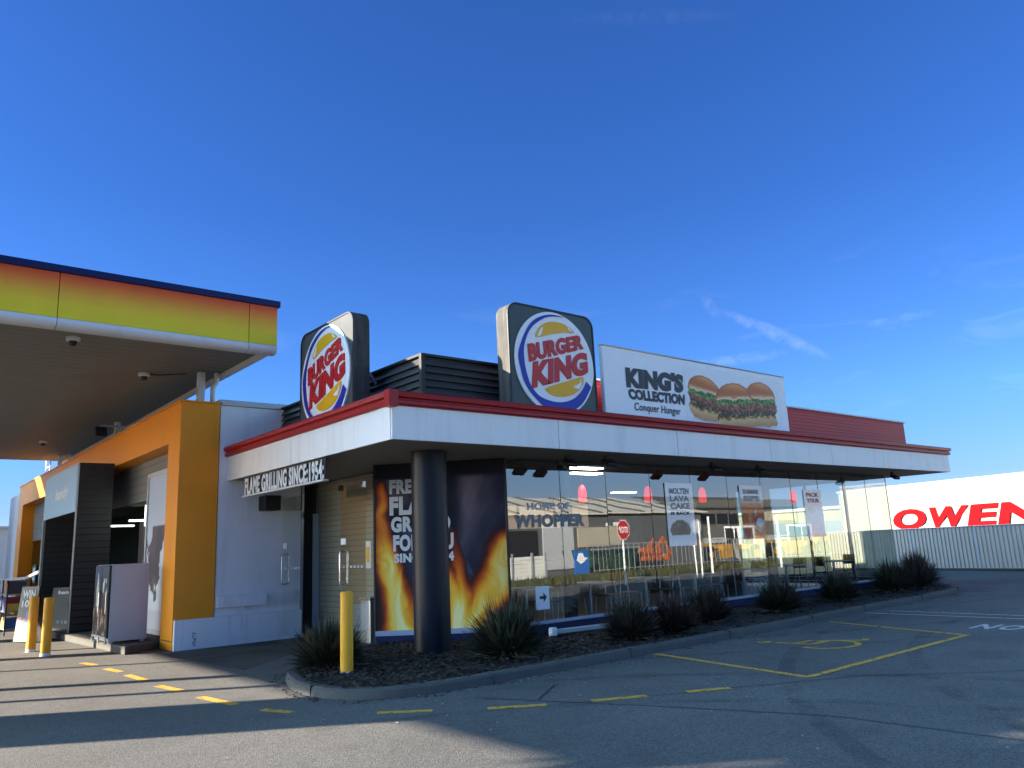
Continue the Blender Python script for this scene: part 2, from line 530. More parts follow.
CANGRAD = mat_gradient_z('canopy yellow to red print', [(0.0, hexc(226, 206, 44)), (0.34, hexc(230, 196, 48)), (0.60, hexc(228, 160, 52)), (0.86, hexc(222, 104, 42)), (1.0, hexc(206, 78, 38))], 5.40, 6.12)
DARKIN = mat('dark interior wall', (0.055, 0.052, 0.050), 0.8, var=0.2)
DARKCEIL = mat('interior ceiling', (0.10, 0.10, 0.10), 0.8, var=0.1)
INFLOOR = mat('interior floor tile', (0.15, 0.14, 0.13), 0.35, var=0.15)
LIGHTPANEL = mat('lit ceiling panel', (0.9, 0.9, 0.9), 0.5, var=0, emit=(1, 0.97, 0.92), estr=2.6)
REDLAMP = mat('red lamp shade', (0.75, 0.02, 0.02), 0.4, var=0.03, emit=(1.0, 0.03, 0.03), estr=0.17)
TABTOP = mat('pale table laminate', (0.55, 0.53, 0.50), 0.35, var=0.06)
WOODTOP = mat('table top laminate', (0.20, 0.11, 0.05), 0.35, var=0.2)
CREAM = mat('cream wall', (0.36, 0.32, 0.24), 0.8, var=0.06)
TRAILW = mat('trailer curtain white', (0.31, 0.295, 0.265), 0.5, var=0.05, scale=1.0, bump=0.5, bscale=0.9, stain=0.9, stain_rgb=(0.13, 0.12, 0.10), stain_scale=0.9, spec=0.2)
TRED = mat('trailer lettering red', (0.20, 0.003, 0.005), 0.6, var=0.04, spec=0.02)
RUBBER = mat('tyre rubber', (0.015, 0.015, 0.016), 0.85, var=0.2)
MYEL = mat('machine yellow', (0.46, 0.22, 0.015), 0.45, var=0.1)
MORA = mat('machine orange', (0.42, 0.09, 0.02), 0.45, var=0.1)
GRASS = mat_leaf('grass blades', (0.022, 0.030, 0.010), (0.075, 0.075, 0.032))
SOIL = mat('grassy soil', (0.045, 0.045, 0.022), 0.95, var=0.4, scale=6, bump=0.5, bscale=15)
FLAXG = mat_leaf('dark green flax leaf', (0.014, 0.018, 0.010), (0.085, 0.086, 0.050))
FLAXR = mat_leaf('bronze flax leaf', (0.022, 0.013, 0.012), (0.110, 0.060, 0.052))
DEADL = mat_leaf('dry flax leaf', (0.16, 0.13, 0.085), (0.30, 0.25, 0.17))
BARK = mat('tree bark', (0.10, 0.08, 0.06), 0.9, var=0.3, bump=0.5)
TREEL = mat_leaf('tree leaf', (0.02, 0.035, 0.012), (0.06, 0.085, 0.03))
HANDYBLUE = mat('pale blue fascia sign', (0.34, 0.60, 0.86), 0.35, var=0.05)
GALV = mat('galvanised fence', (0.40, 0.41, 0.41), 0.5, 0.5, var=0.15)

# ------------------------------------------------------------------ builders
class MB:
    def __init__(self):
        self.v, self.f, self.mi, self.mats = [], [], [], []
        self.cur = 0
    def use(self, m):
        if m not in self.mats:
            self.mats.append(m)
        self.cur = self.mats.index(m)
        return self
    def face(self, pts):
        i = len(self.v)
        self.v += [Vector(p) for p in pts]
        self.f.append(tuple(range(i, i + len(pts))))
        self.mi.append(self.cur)
        return self
    def mesh(self, pts, faces):
        i = len(self.v)
        self.v += [Vector(p) for p in pts]
        for f in faces:
            self.f.append(tuple(k + i for k in f))
            self.mi.append(self.cur)
        return self
    def box(self, x0, x1, y0, y1, z0, z1):
        p = [(x0, y0, z0), (x1, y0, z0), (x1, y1, z0), (x0, y1, z0), (x0, y0, z1), (x1, y0, z1), (x1, y1, z1), (x0, y1, z1)]
        return self.mesh(p, [(3, 2, 1, 0), (4, 5, 6, 7), (0, 1, 5, 4), (1, 2, 6, 5), (2, 3, 7, 6), (3, 0, 4, 7)])
    def bar(self, p0, p1, w, h, up=(0, 0, 1)):
        p0, p1 = Vector(p0), Vector(p1)
        d = (p1 - p0).normalized()
        upv = Vector(up)
        if abs(d.dot(upv)) > 0.98:
            upv = Vector((1, 0, 0))
        s = d.cross(upv).normalized() * (w / 2)
        t = s.cross(d).normalized() * (h / 2)
        p = [p0 - s - t, p0 + s - t, p0 + s + t, p0 - s + t, p1 - s - t, p1 + s - t, p1 + s + t, p1 - s + t]
        return self.mesh(p, [(0, 1, 2, 3), (7, 6, 5, 4), (0, 4, 5, 1), (1, 5, 6, 2), (2, 6, 7, 3), (3, 7, 4, 0)])
    def prism(self, poly, z0, z1):
        n = len(poly)
        a = sum(poly[i][0] * poly[(i + 1) % n][1] - poly[(i + 1) % n][0] * poly[i][1] for i in range(n))
        if a < 0:
            poly = poly[::-1]
        p = [(x, y, z0) for x, y in poly] + [(x, y, z1) for x, y in poly]
        fs = [tuple(range(n - 1, -1, -1)), tuple(range(n, 2 * n))]
        for i in range(n):
            j = (i + 1) % n
            fs.append((i, j, n + j, n + i))
        return self.mesh(p, fs)
    def plate(self, pts, thick):
        """planar polygon of 3D points given thickness along its normal"""
        pts = [Vector(p) for p in pts]
        nrm = Vector((0, 0, 0))
        for i in range(len(pts)):
            nrm += pts[i].cross(pts[(i + 1) % len(pts)])
        nrm.normalize()
        n = len(pts)
        p = pts + [q + nrm * thick for q in pts]
        fs = [tuple(range(n - 1, -1, -1)), tuple(range(n, 2 * n))]
        for i in range(n):
            j = (i + 1) % n
            fs.append((i, j, n + j, n + i))
        return self.mesh(p, fs)
    def tube(self, pts, r, n=10, cap=True):
        pts = [Vector(p) for p in pts]
        rs = r if isinstance(r, (list, tuple)) else [r] * len(pts)
        ring = []
        P = []
        prev = None
        for k, p in enumerate(pts):
            if k == 0: d = pts[1] - pts[0]
            elif k == len(pts) - 1: d = pts[-1] - pts[-2]
            else: d = pts[k + 1] - pts[k - 1]
            d.normalize()
            if prev is None:
                a = d.cross(Vector((0, 0, 1)) if abs(d.z) < 0.95 else Vector((1, 0, 0))).normalized()
            else:
                a = (prev - d * prev.dot(d)).normalized()
            prev = a
            b = d.cross(a)
            for i in range(n):
                t = 2 * math.pi * i / n
                P.append(p + (a * math.cos(t) + b * math.sin(t)) * rs[k])
        fs = []
        for k in range(len(pts) - 1):
            for i in range(n):
                j = (i + 1) % n
                fs.append((k * n + i, k * n + j, (k + 1) * n + j, (k + 1) * n + i))
        if cap:
            fs.append(tuple(range(n - 1, -1, -1)))
            fs.append(tuple((len(pts) - 1) * n + i for i in range(n)))
        return self.mesh(P, fs)
    def cyl(self, p0, p1, r, n=16):
        return self.tube([p0, p1], r, n)
    def lathe(self, prof, c=(0, 0, 0), n=20):
        P, fs = [], []
        for r, z in prof:
            for i in range(n):
                t = 2 * math.pi * i / n
                P.append((c[0] + r * math.cos(t), c[1] + r * math.sin(t), c[2] + z))
        for k in range(len(prof) - 1):
            for i in range(n):
                j = (i + 1) % n
                fs.append((k * n + i, k * n + j, (k + 1) * n + j, (k + 1) * n + i))
        fs.append(tuple(range(n - 1, -1, -1)))
        fs.append(tuple((len(prof) - 1) * n + i for i in range(n)))
        return self.mesh(P, fs)
    def build(self, name, material=None, parent=None, bevel=0.0, smooth=False, local=False):
        me = bpy.data.meshes.new(name)
        off = Vector((0, 0, 0))
        if parent is not None and not local:
            off = world_loc(parent)
        me.from_pydata([tuple(v - off) for v in self.v], [], self.f)
        ms = self.mats if self.mats else [material]
        for m in ms:
            me.materials.append(m)
        for p, i in zip(me.polygons, self.mi):
            p.material_index = min(i, len(ms) - 1)
        bm = bmesh.new()
        bm.from_mesh(me)
        bmesh.ops.remove_doubles(bm, verts=bm.verts, dist=0.00001) if bevel > 0 or smooth else None
        if bevel > 0:
            ed = [e for e in bm.edges if len(e.link_faces) == 2 and e.calc_face_angle(0) > 0.6]
            bmesh.ops.bevel(bm, geom=ed, offset=bevel, segments=2, profile=0.5, affect='EDGES', clamp_overlap=True)
        bm.to_mesh(me)
        bm.free()
        if smooth:
            for p in me.polygons:
                p.use_smooth = True
            try:
                me.set_sharp_from_angle(angle=R(38))
            except Exception:
                pass
        o = bpy.data.objects.new(name, me)
        COL.objects.link(o)
        if parent is not None:
            o.parent = parent
        return o

def world_loc(o):
    p = Vector(o.location)
    while o.parent is not None:
        o = o.parent
        p = p + Vector(o.location)
    return p

def tag(o, label=None, cat=None, group=None, kind=None):
    if label: o['label'] = label
    if cat: o['category'] = cat
    if group: o['group'] = group
    if kind: o['kind'] = kind
    return o

def thing(name, loc, label, cat, group=None):
    o = bpy.data.objects.new(name, None)
    o.empty_display_size = 0.1
    COL.objects.link(o)
    o.location = loc
    return tag(o, label, cat, group)

def copy_tree(o, parent=None):
    c = o.copy()
    COL.objects.link(c)
    if parent is not None:
        c.parent = parent
    for ch in [x for x in o.children]:
        copy_tree(ch, c)
    return c

def text_verts(body, bold=0.0, shear=0.0, space=1.0, thick=0.0, res=4):
    cu = bpy.data.curves.new('lettering', 'FONT')
    cu.body = body
    cu.size = 1
    cu.offset = bold
    cu.shear = shear
    cu.space_character = space
    cu.resolution_u = res
    to = bpy.data.objects.new('lettering', cu)
    COL.objects.link(to)
    bpy.context.view_layer.update()
    dg = bpy.context.evaluated_depsgraph_get()
    me = bpy.data.meshes.new_from_object(to.evaluated_get(dg))
    vs = [v.co.copy() for v in me.vertices]
    fs = [tuple(p.vertices) for p in me.polygons]
    bpy.data.objects.remove(to)
    bpy.data.curves.remove(cu)
    bpy.data.meshes.remove(me)
    return vs, fs

def text_on(mb, body, TL, BL, BR, TR, m, bold=0.03, shear=0.0, space=1.05, lift=0.004, thick=0.004, warp=None):
    """lettering fitted to a quad of four 3D corners, raised by its thickness"""
    vs, fs = text_verts(body, bold, shear, space)
    x0 = min(v.x for v in vs); x1 = max(v.x for v in vs)
    y0 = min(v.y for v in vs); y1 = max(v.y for v in vs)
    TL, BL, BR, TR = Vector(TL), Vector(BL), Vector(BR), Vector(TR)
    nrm = (BR - BL).cross(TL - BL).normalized()
    P = []
    for v in vs:
        u = (v.x - x0) / (x1 - x0)
        w = (v.y - y0) / (y1 - y0)
        p = (BL * (1 - u) + BR * u) * (1 - w) + (TL * (1 - u) + TR * u) * w
        if warp: p = warp(p, u, w)
        P.append(p)
    n = len(P)
    # boundary edges for the sides
    cnt = {}
    for f in fs:
        for i in range(len(f)):
            e = (f[i], f[(i + 1) % len(f)])
            cnt[e] = cnt.get(e, 0) + 1
    front = [p + nrm * (lift + thick) for p in P]
    back = [p + nrm * lift for p in P]
    F = list(fs)
    for (a, b) in cnt:
        if (b, a) not in cnt:
            F.append((a, a + n, b + n, b))
    mb.use(m)
    mb.mesh(front + back, F)
    return mb

def print_sheet(name, O, U, V, nu, nv, fn, parent=None, material=None, thick=0.0):
    """flat printed sheet: origin O, edges U and V, colours fn(u, v) in sRGB 0..255"""
    O, U, V = Vector(O), Vector(U), Vector(V)
    off = world_loc(parent) if parent else Vector((0, 0, 0))
    P, F, C = [], [], []
    for j in range(nv + 1):
        for i in range(nu + 1):
            u, v = i / nu, j / nv
            P.append(O + U * u + V * v - off)
            c = fn(u, v)
            C.append(tuple(s2l(max(0, min(255, x)) / 255) for x in c) + (1,))
    for j in range(nv):
        for i in range(nu):
            a = j * (nu + 1) + i
            F.append((a, a + 1, a + nu + 2, a + nu + 1))
    me = bpy.data.meshes.new(name)
    me.from_pydata([tuple(p) for p in P], [], F)
    at = me.color_attributes.new('Print', 'FLOAT_COLOR', 'POINT')
    for i, c in enumerate(C):
        at.data[i].color = c
    me.materials.append(material or PRINT)
    o = bpy.data.objects.new(name, me)
    COL.objects.link(o)
    if parent: o.parent = parent
    return o

_perm = list(range(256)); random.Random(3).shuffle(_perm)
def vnoise(x, y):
    xi, yi = math.floor(x), math.floor(y)
    fx, fy = x - xi, y - yi
    fx = fx * fx * (3 - 2 * fx); fy = fy * fy * (3 - 2 * fy)
    def h(a, b): return _perm[(_perm[a & 255] + b) & 255] / 255.0
    a = h(xi, yi) * (1 - fx) + h(xi + 1, yi) * fx
    b = h(xi, yi + 1) * (1 - fx) + h(xi + 1, yi + 1) * fx
    return a * (1 - fy) + b * fy
def fbm(x, y, o=4):
    s, a, t = 0, 0.5, 0
    for k in range(o):
        s += a * vnoise(x, y); t += a
        x *= 2.03; y *= 2.03; a *= 0.5
    return s / t
def lerp(a, b, t): return tuple(x + (y - x) * t for x, y in zip(a, b))
def sst(a, b, x):
    t = max(0.0, min(1.0, (x - a) / (b - a)))
    return t * t * (3 - 2 * t)

# ------------------------------------------------------------------ ground
g = MB()
g.face([(-700, -700, 0), (900, -700, 0), (900, 900, 0), (-700, 900, 0)])
tag(g.build('ground', ASPHALT), kind='structure')

# kerbed planting bed
KERB = [(7.00, 12.40), (6.3, 12.15), (5.5, 11.65), (4.95, 11.1), (4.60, 10.55), (4.38, 9.95), (4.27, 9.37), (4.28, 8.9), (4.38, 8.52), (4.62, 8.22), (5.0, 8.02),
        (5.56, 7.93), (7.07, 7.96), (8.8, 8.0), (11.5, 8.08), (13.06, 8.13), (15.05, 8.28), (17.6, 8.36), (19.6, 8.42), (21.0, 8.55), (21.9, 8.78), (22.7, 9.2), (23.4, 9.9), (23.9, 10.9), (24.05, 12.5), (24.05, 16.5)]
def smooth_path(p, it=2):
    for _ in range(it):
        q = [p[0]]
        for a, b in zip(p, p[1:]):
            q.append((a[0] * .75 + b[0] * .25, a[1] * .75 + b[1] * .25))
            q.append((a[0] * .25 + b[0] * .75, a[1] * .25 + b[1] * .75))
        q.append(p[-1]); p = q
    return p
KP = smooth_path(KERB)
def offset_path(p, d):
    o = []
    for i in range(len(p)):
        a = p[max(0, i - 1)]; b = p[min(len(p) - 1, i + 1)]
        t = Vector((b[0] - a[0], b[1] - a[1], 0)).normalized()
        n = Vector((-t.y, t.x, 0))
        o.append((p[i][0] + n.x * d, p[i][1] + n.y * d))
    return o
prof = [(0.0, -0.02), (0.014, 0.088), (0.04, 0.113), (0.14, 0.118), (0.155, 0.108), (0.155, 0.0)]
k = MB()
rows = [offset_path(KP, d) for d, z in prof]
P = []; F = []
n = len(KP)
for (d, z), row in zip(prof, rows):
    for i, (x, y) in enumerate(row):
        P.append((x, y, z + 0.006 * (vnoise(i * 0.7, d * 10) - 0.5)))
for a in range(len(prof) - 1):
    for i in range(n - 1):
        F.append((a * n + i, a * n + i + 1, (a + 1) * n + i + 1, (a + 1) * n + i))
k.mesh(P, F)
tag(k.build('kerb', CONC, smooth=True), kind='structure')

inner = offset_path(KP, 0.12)
bed_poly = inner + [(23.0, 16.5), (23.0, 10.9), (8.76, 10.9), (7.12, 12.5)]
def in_poly(x, y, poly):
    c = False
    j = len(poly) - 1
    for i in range(len(poly)):
        if (poly[i][1] > y) != (poly[j][1] > y) and x < (poly[j][0] - poly[i][0]) * (y - poly[i][1]) / (poly[j][1] - poly[i][1]) + poly[i][0]:
            c = not c
        j = i
    return c
b = MB()
b.face([(x, y, 0.092) for x, y in bed_poly])
b.use(MULCH)
tag(b.build('garden_bed', MULCH), kind='structure')
c = MB().use(CHIP)
rr = random.Random(11)
cnt = 0
while cnt < 9000:
    x = rr.uniform(4.2, 24) if rr.random() < 0.45 else rr.uniform(4.2, 11)
    y = rr.uniform(7.9, 12.6)
    if not in_poly(x, y, bed_poly): continue
    cnt += 1
    s = rr.uniform(0.012, 0.045); w = s * rr.uniform(0.3, 0.7)
    a = rr.uniform(0, 6.28); tl = rr.uniform(-0.5, 0.5)
    z = 0.098 + rr.uniform(0, 0.022)
    dx, dy = math.cos(a), math.sin(a)
    A = Vector((dx, dy, tl * 0.6)) * s; B = Vector((-dy, dx, rr.uniform(-0.4, 0.4))) * w
    C0 = Vector((x, y, z)); T = Vector((0, 0, 0.008))
    c.mesh([C0 - A - B, C0 + A - B, C0 + A + B, C0 - A + B, C0 + T], [(0, 1, 4), (1, 2, 4), (2, 3, 4), (3, 0, 4)])
for i_ in range(420):
    q_ = rr.randrange(10, len(KP) - 12); off_ = -abs(rr.gauss(0, 0.10)) + rr.choice((0.0, 0.0, 0.13))
    x, y = offset_path(KP[q_ - 1:q_ + 2], off_)[1]
    z = 0.121 if off_ > 0.02 else 0.004
    if -0.01 < off_ < 0.02: continue
    x += rr.uniform(-0.1, 0.1)
    s = rr.uniform(0.008, 0.028); w = s * 0.5; a = rr.uniform(0, 6.28)
    A = Vector((math.cos(a), math.sin(a), 0)) * s; B = Vector((-math.sin(a), math.cos(a), 0)) * w
    C0 = Vector((x, y, z)); T = Vector((0, 0, 0.009))
    c.mesh([C0 - A - B, C0 + A - B, C0 + A + B, C0 - A + B, C0 + T], [(0, 1, 4), (1, 2, 4), (2, 3, 4), (3, 0, 4)])
tag(c.build('bark_mulch'), kind='stuff')

g = MB()  # unseen pale sheet added behind the camera to bounce light
g.face([(-60, -60, 0.004), (12.5, -60, 0.004), (12.5, -1.2, 0.004), (-60, -1.2, 0.004)])
tag(g.build('bounce_ground', mat('pale bounce ground', (0.24, 0.23, 0.21), 0.85, var=0.15, scale=0.8, bump=0.1, stain=0.4, stain_rgb=(0.1, 0.1, 0.09), stain_scale=0.3)), kind='structure')
# painted lines
def line_mb(mb, p, w, z=0.004):
    for a, b in zip(p, p[1:]):
        a, b = Vector((a[0], a[1], z)), Vector((b[0], b[1], z))
        t = (b - a).normalized(); s = Vector((-t.y, t.x, 0)) * w / 2
        mb.face([a - s, b - s, b + s, a + s])
    return mb
d = MB()
for a, b_ in [((3.16, 15.55), (3.25, 14.97)), ((3.25, 14.29), (3.31, 13.61)), ((3.29, 13.16), (3.32, 12.3)), ((3.29, 11.6), (3.37, 10.9)), ((3.38, 10.2), (3.48, 9.3)), ((3.56, 8.75), (3.72, 8.32)), ((4.29, 7.54), (4.72, 7.17)), ((5.14, 6.79), (5.64, 6.45)), ((6.07, 6.22), (6.61, 5.94)), ((7.03, 5.75), (7.49, 5.52))]:
    line_mb(d, [a, b_], 0.12)
tag(d.build('dashed_lane_line', LINEY), kind='structure')
d = MB()
line_mb(d, [(9.08, 7.95), (8.53, 5.16)], 0.10)
line_mb(d, [(8.56, 5.21), (13.09, 5.26)], 0.10, 0.0045)
line_mb(d, [(13.05, 5.22), (13.95, 7.94)], 0.10, 0.005)
tag(d.build('parking_bay_line', LINEY), kind='structure')
d = MB()
line_mb(d, [(15.75, 8.17), (15.4, -3)], 0.075)
line_mb(d, [(16.3, 7.95), (15.9, -3)], 0.075)
tag(d.build('double_line', LINEW), kind='structure')
# wheelchair symbol, read from the car side
d = MB()
def P2(a, b_):   # symbol coordinates: a to the right (-Y), b up the symbol (+X)
    return (10.55 + a * 1.1, 6.05 + b_)
ring = [P2(0.55 + 0.42 * math.cos(t), 0.36 + 0.38 * math.sin(t)) for t in [R(x) for x in range(-205, 60, 8)]]
line_mb(d, ring, 0.09, 0.004)
line_mb(d, [P2(0.38, 1.12), P2(0.46, 0.58), P2(0.92, 0.56), P2(1.14, 0.16), P2(1.34, 0.22)], 0.10, 0.0045)
line_mb(d, [P2(0.42, 0.82), P2(0.82, 0.80)], 0.08, 0.005)
hd = [P2(0.36 + 0.11 * math.cos(R(x)), 1.30 + 0.11 * math.sin(R(x))) for x in range(0, 360, 30)]
d.face([(x, y, 0.004) for x, y in hd][::-1])
tag(d.build('wheelchair_marking', LINEY), kind='structure')
d = MB()
for ch, y0 in (('N', 5.58), ('O', 5.20), ('P', 3.6), ('A', 3.0), ('R', 2.4), ('K', 1.8), ('I', 1.25), ('N', 0.9), ('G', 0.3)):
    wd = 0.31 if ch != 'I' else 0.1
    text_on(d, ch, (14.62, y0, 0), (13.95, y0, 0), (13.95, y0 - wd, 0), (14.62, y0 - wd, 0), LINEW, bold=0.03, lift=0.004, thick=0.001)
tag(d.build('painted_lettering'), kind='structure')
# tyre marks and old patches
TYRE = mat_worn('tyre rubber mark', (0.035, 0.034, 0.033), 0.42, 0.74, 1.6, 0.32)
d = MB()
def arc(cx, cy, r, a0, a1, w, z):
    line_mb(d, [(cx + r * math.cos(R(a)), cy + r * math.sin(R(a))) for a in range(a0, a1, 4)], w, z)
arc(2.0, 1.2, 6.3, 5, 80, 0.20, 0.002); arc(2.0, 1.2, 7.9, 5, 74, 0.22, 0.0022)
arc(16.0, -6.0, 12.2, 60, 170, 0.2, 0.0024); arc(16.0, -6.0, 13.7, 66, 170, 0.2, 0.0026)
arc(24, 30, 25.5, 225, 262, 0.22, 0.0028); arc(24, 30, 27.0, 225, 262, 0.22, 0.0030)
tag(d.build('tyre_mark', TYRE), kind='structure')
PATCH = mat_worn('old asphalt patch', (0.062, 0.060, 0.058), 0.30, 0.60, 0.9, 0.40)
d = MB()
d.face([(4.6, 12.0, 0.0016), (6.4, 13.6, 0.0016), (6.6, 15.6, 0.0016), (4.4, 15.4, 0.0016)])
tag(d.build('asphalt_patch', PATCH), kind='structure')
# kerb joints
d = MB()
KT = offset_path(KP, 0.07); acc = 0.0
for a, b_ in zip(KT, KT[1:]):
    acc += math.hypot(b_[0] - a[0], b_[1] - a[1])
    if acc > 2.3:
        acc = 0.0
        t_ = Vector((b_[0] - a[0], b_[1] - a[1], 0)).normalized(); n_ = Vector((-t_.y, t_.x, 0))
        p_ = Vector((a[0], a[1], 0))
        d.bar(p_ - n_ * 0.074 + Vector((0, 0, 0.058)), p_ + n_ * 0.080 + Vector((0, 0, 0.058)), 0.006, 0.126)
tag(d.build('kerb_joint', mat('dark mortar', (0.05, 0.048, 0.045), 0.9, var=0.2)), kind='structure')
# tar joints across the asphalt
TAR = mat('tar joint', (0.022, 0.022, 0.023), 0.7, var=0.3, scale=8)
d = MB()
line_mb(d, [(5.46, 7.27), (5.74, 6.66), (6.2, 5.67), (6.7, 4.45), (6.89, 3.94), (6.95, 2.5), (7.0, 1.0)], 0.022, 0.003)
line_mb(d, [(5.78, 6.73), (6.15, 7.0), (6.49, 7.25)], 0.03, 0.0032)
line_mb(d, [(5.76, 6.37), (7.03, 5.70), (7.54, 5.50), (8.05, 5.22), (8.93, 4.8), (9.99, 3.73), (11.5, 2.6)], 0.016, 0.0034)
tag(d.build('asphalt_joint', TAR), kind='structure')

# ------------------------------------------------------------------ restaurant
GY, GX0, GX1 = 10.83, 8.76, 23.0
A_ = (7.10, 12.49); B_ = (8.76, 10.83)
FX, FY, FXR = 5.62, 9.40, 24.0
rest = thing('restaurant_building', (14, 15, 0), 'single storey glass fronted restaurant with red gutter and white fascia, behind the planted bed', 'restaurant')
# roof and soffit
m = MB()
m.box(FX + 0.05, FXR - 0.05, FY + 0.05, 23.5, 3.19, 3.78)
m.build('roof', ROOFM, rest)
m = MB()
m.face([(FX + 0.045, FY + 0.045, 3.165), (FX + 0.045, 23.4, 3.165), (FXR - 0.045, 23.4, 3.165), (FXR - 0.045, FY + 0.045, 3.165)])
m.build('soffit', SOFFIT, rest)
# white fascia panels with open joints
m = MB()
xs = [FX, 8.79, 11.85, 14.97, 17.5, 20.03, FXR]
for a, b_ in zip(xs, xs[1:]):
    m.box(a + 0.006, b_ - 0.006, FY, FY + 0.04, 3.15, 3.63)
ys = [FY + 0.043, 12.75, 16.05]
for a, b_ in zip(ys, ys[1:]):
    m.box(FX, FX + 0.04, a + 0.006, b_ - 0.006, 3.15, 3.63)
m.box(FXR - 0.04, FXR, FY + 0.043, 16.0, 3.15, 3.63)
m.build('fascia', WHITE, rest, bevel=0.004)
m = MB()
m.box(FX + 0.02, FXR - 0.02, FY + 0.02, FY + 0.05, 3.16, 3.6)
m.box(FX + 0.02, FX + 0.05, FY + 0.06, 16.0, 3.16, 3.6)
m.build('fascia_backing', BLACK, rest)
# red gutter in two ribs, mitred at the corner
gm = MB()
def gutter(prof):
    pts = []
    path = [((FX, 16.05), (-1, 0)), ((FX, FY), (-1, -1)), ((FXR, FY), (1, -1)), ((FXR, 20), (1, 0))]
    for (px, py), (nx, ny) in path:
        for o, z in prof:
            pts.append((px + nx * o, py + ny * o, z))
    k_ = len(prof); fs = []
    for s in range(3):
        for i in range(k_):
            j = (i + 1) % k_
            fs.append((s * k_ + i, s * k_ + j, (s + 1) * k_ + j, (s + 1) * k_ + i))
    fs.append(tuple(range(k_))); fs.append(tuple(3 * k_ + i for i in range(k_ - 1, -1, -1)))
    gm.mesh(pts, fs)
gutter([(-0.05, 3.63), (0.035, 3.632), (0.055, 3.655), (0.055, 3.70), (0.03, 3.715), (0.03, 3.735), (0.075, 3.75), (0.085, 3.80), (0.07, 3.83), (0.04, 3.83), (0.035, 3.80), (-0.05, 3.80)])
# corner cap with peaked top
gm.prism([(FX - 0.09, FY - 0.09), (FX + 0.06, FY - 0.09), (FX + 0.05, FY), (FX, FY + 0.05), (FX - 0.09, FY + 0.06)], 3.60, 3.843)
gm.build('gutter', RED, rest, bevel=0.003)
# corner post of the eave
m = MB(); m.use(NAVY).lathe([(0.285, 0.05), (0.285, 3.16)], (6.98, 10.55, 0), 40)
m.build('column', NAVY, rest, smooth=True)
# base panel and sill under the glass
m = MB()
m.box(GX0 + 0.02, GX1 + 0.03, GY - 0.05, GY + 0.02, 0.03, 0.255)
m.plate([(A_[0] - 0.03, A_[1] - 0.03, 0.03), (B_[0] - 0.02, B_[1] - 0.04, 0.03), (B_[0] - 0.02, B_[1] - 0.04, 0.20), (A_[0] - 0.03, A_[1] - 0.03, 0.20)], -0.06)
m.build('base_panel', BLUEBASE, rest, bevel=0.004)
m = MB()
m.box(GX0 + 0.02, GX1 + 0.05, GY - 0.09, GY + 0.02, 0.258, 0.305)
m.plate([(A_[0] - 0.04, A_[1] - 0.04, 0.203), (B_[0] - 0.03, B_[1] - 0.05, 0.203), (B_[0] - 0.03, B_[1] - 0.05, 0.285), (A_[0] - 0.04, A_[1] - 0.04, 0.285)], -0.07)
m.build('sill', SILL, rest, bevel=0.006)

# glazing: each pane a little bowed, as large sheets are
def pane(x0, x1, z0, z1, rnd):
    mb = MB()
    nx, nz = 14, 10
    bow = rnd.uniform(0.0008, 0.0017) * rnd.choice((1, 1, 1, -1)); tx = rnd.uniform(-0.0006, 0.0006); tz = rnd.uniform(-0.0006, 0.0006)
    P, F = [], []
    for j in range(nz + 1):
        for i in range(nx + 1):
            u, v = i / nx, j / nz
            y = GY - bow * (1 - (2 * u - 1) ** 4) * (0.35 + 0.65 * math.sin(math.pi * v)) + tx * (u - 0.5) * (x1 - x0) + tz * (v - 0.5) * (z1 - z0)
            P.append((x0 + (x1 - x0) * u, y, z0 + (z1 - z0) * v))
    for j in range(nz):
        for i in range(nx):
            a = j * (nx + 1) + i
            F.append((a, a + 1, a + nx + 2, a + nx + 1))
    mb.mesh(P, F)
    return mb.build('window_pane', GLASS, rest, smooth=True)
mul = [GX0 + 0.02, 10.08, 11.31, 12.62, 13.95, 15.28, 16.62, 17.93, 19.22, 20.5, 21.75, GX1]
rnd = random.Random(5)
for a, b_ in zip(mul, mul[1:]):
    pane(a + 0.005, b_ - 0.005, 0.31, 3.155, rnd)
for a, b_ in ((10.83, 12.1), (12.1, 13.4), (13.4, 14.7), (14.7, 16.0)):
    mb = MB(); mb.face([(GX1, a + 0.03, 0.31), (GX1, b_ - 0.03, 0.31), (GX1, b_ - 0.03, 3.155), (GX1, a + 0.03, 3.155)])
    mb.build('window_pane', SIDEGLASS, rest)
m = MB()
for y in (12.1, 13.4, 14.7, 16.0):
    m.box(GX1 - 0.04, GX1 + 0.03, y - 0.03, y + 0.03, 0.3, 3.16)
m.box(GX1 - 0.06, GX1 + 0.03, GY + 0.03, 16.0, 0.2, 0.305)
m.box(GX1 - 0.012, GX1 + 0.014, GY - 0.006, GY + 0.022, 0.306, 3.155)
m.build('window_frame', PALEMET, rest)
m = MB()
for x in mul[1:-1]:
    m.box(x - 0.004, x + 0.004, GY - 0.004, GY + 0.012, 0.31, 3.155)
m.build('glazing_joint', BLACK, rest)
m = MB()
m.box(10.42, 10.60, GY + 0.25, GY + 0.43, 0.1, 3.1)
m.build('inner_post', CHARCOAL, rest)
m = MB(); m.box(17.2, 17.35, GY + 0.25, GY + 0.43, 0.1, 3.1)
m.build('inner_post', CHARCOAL, rest)

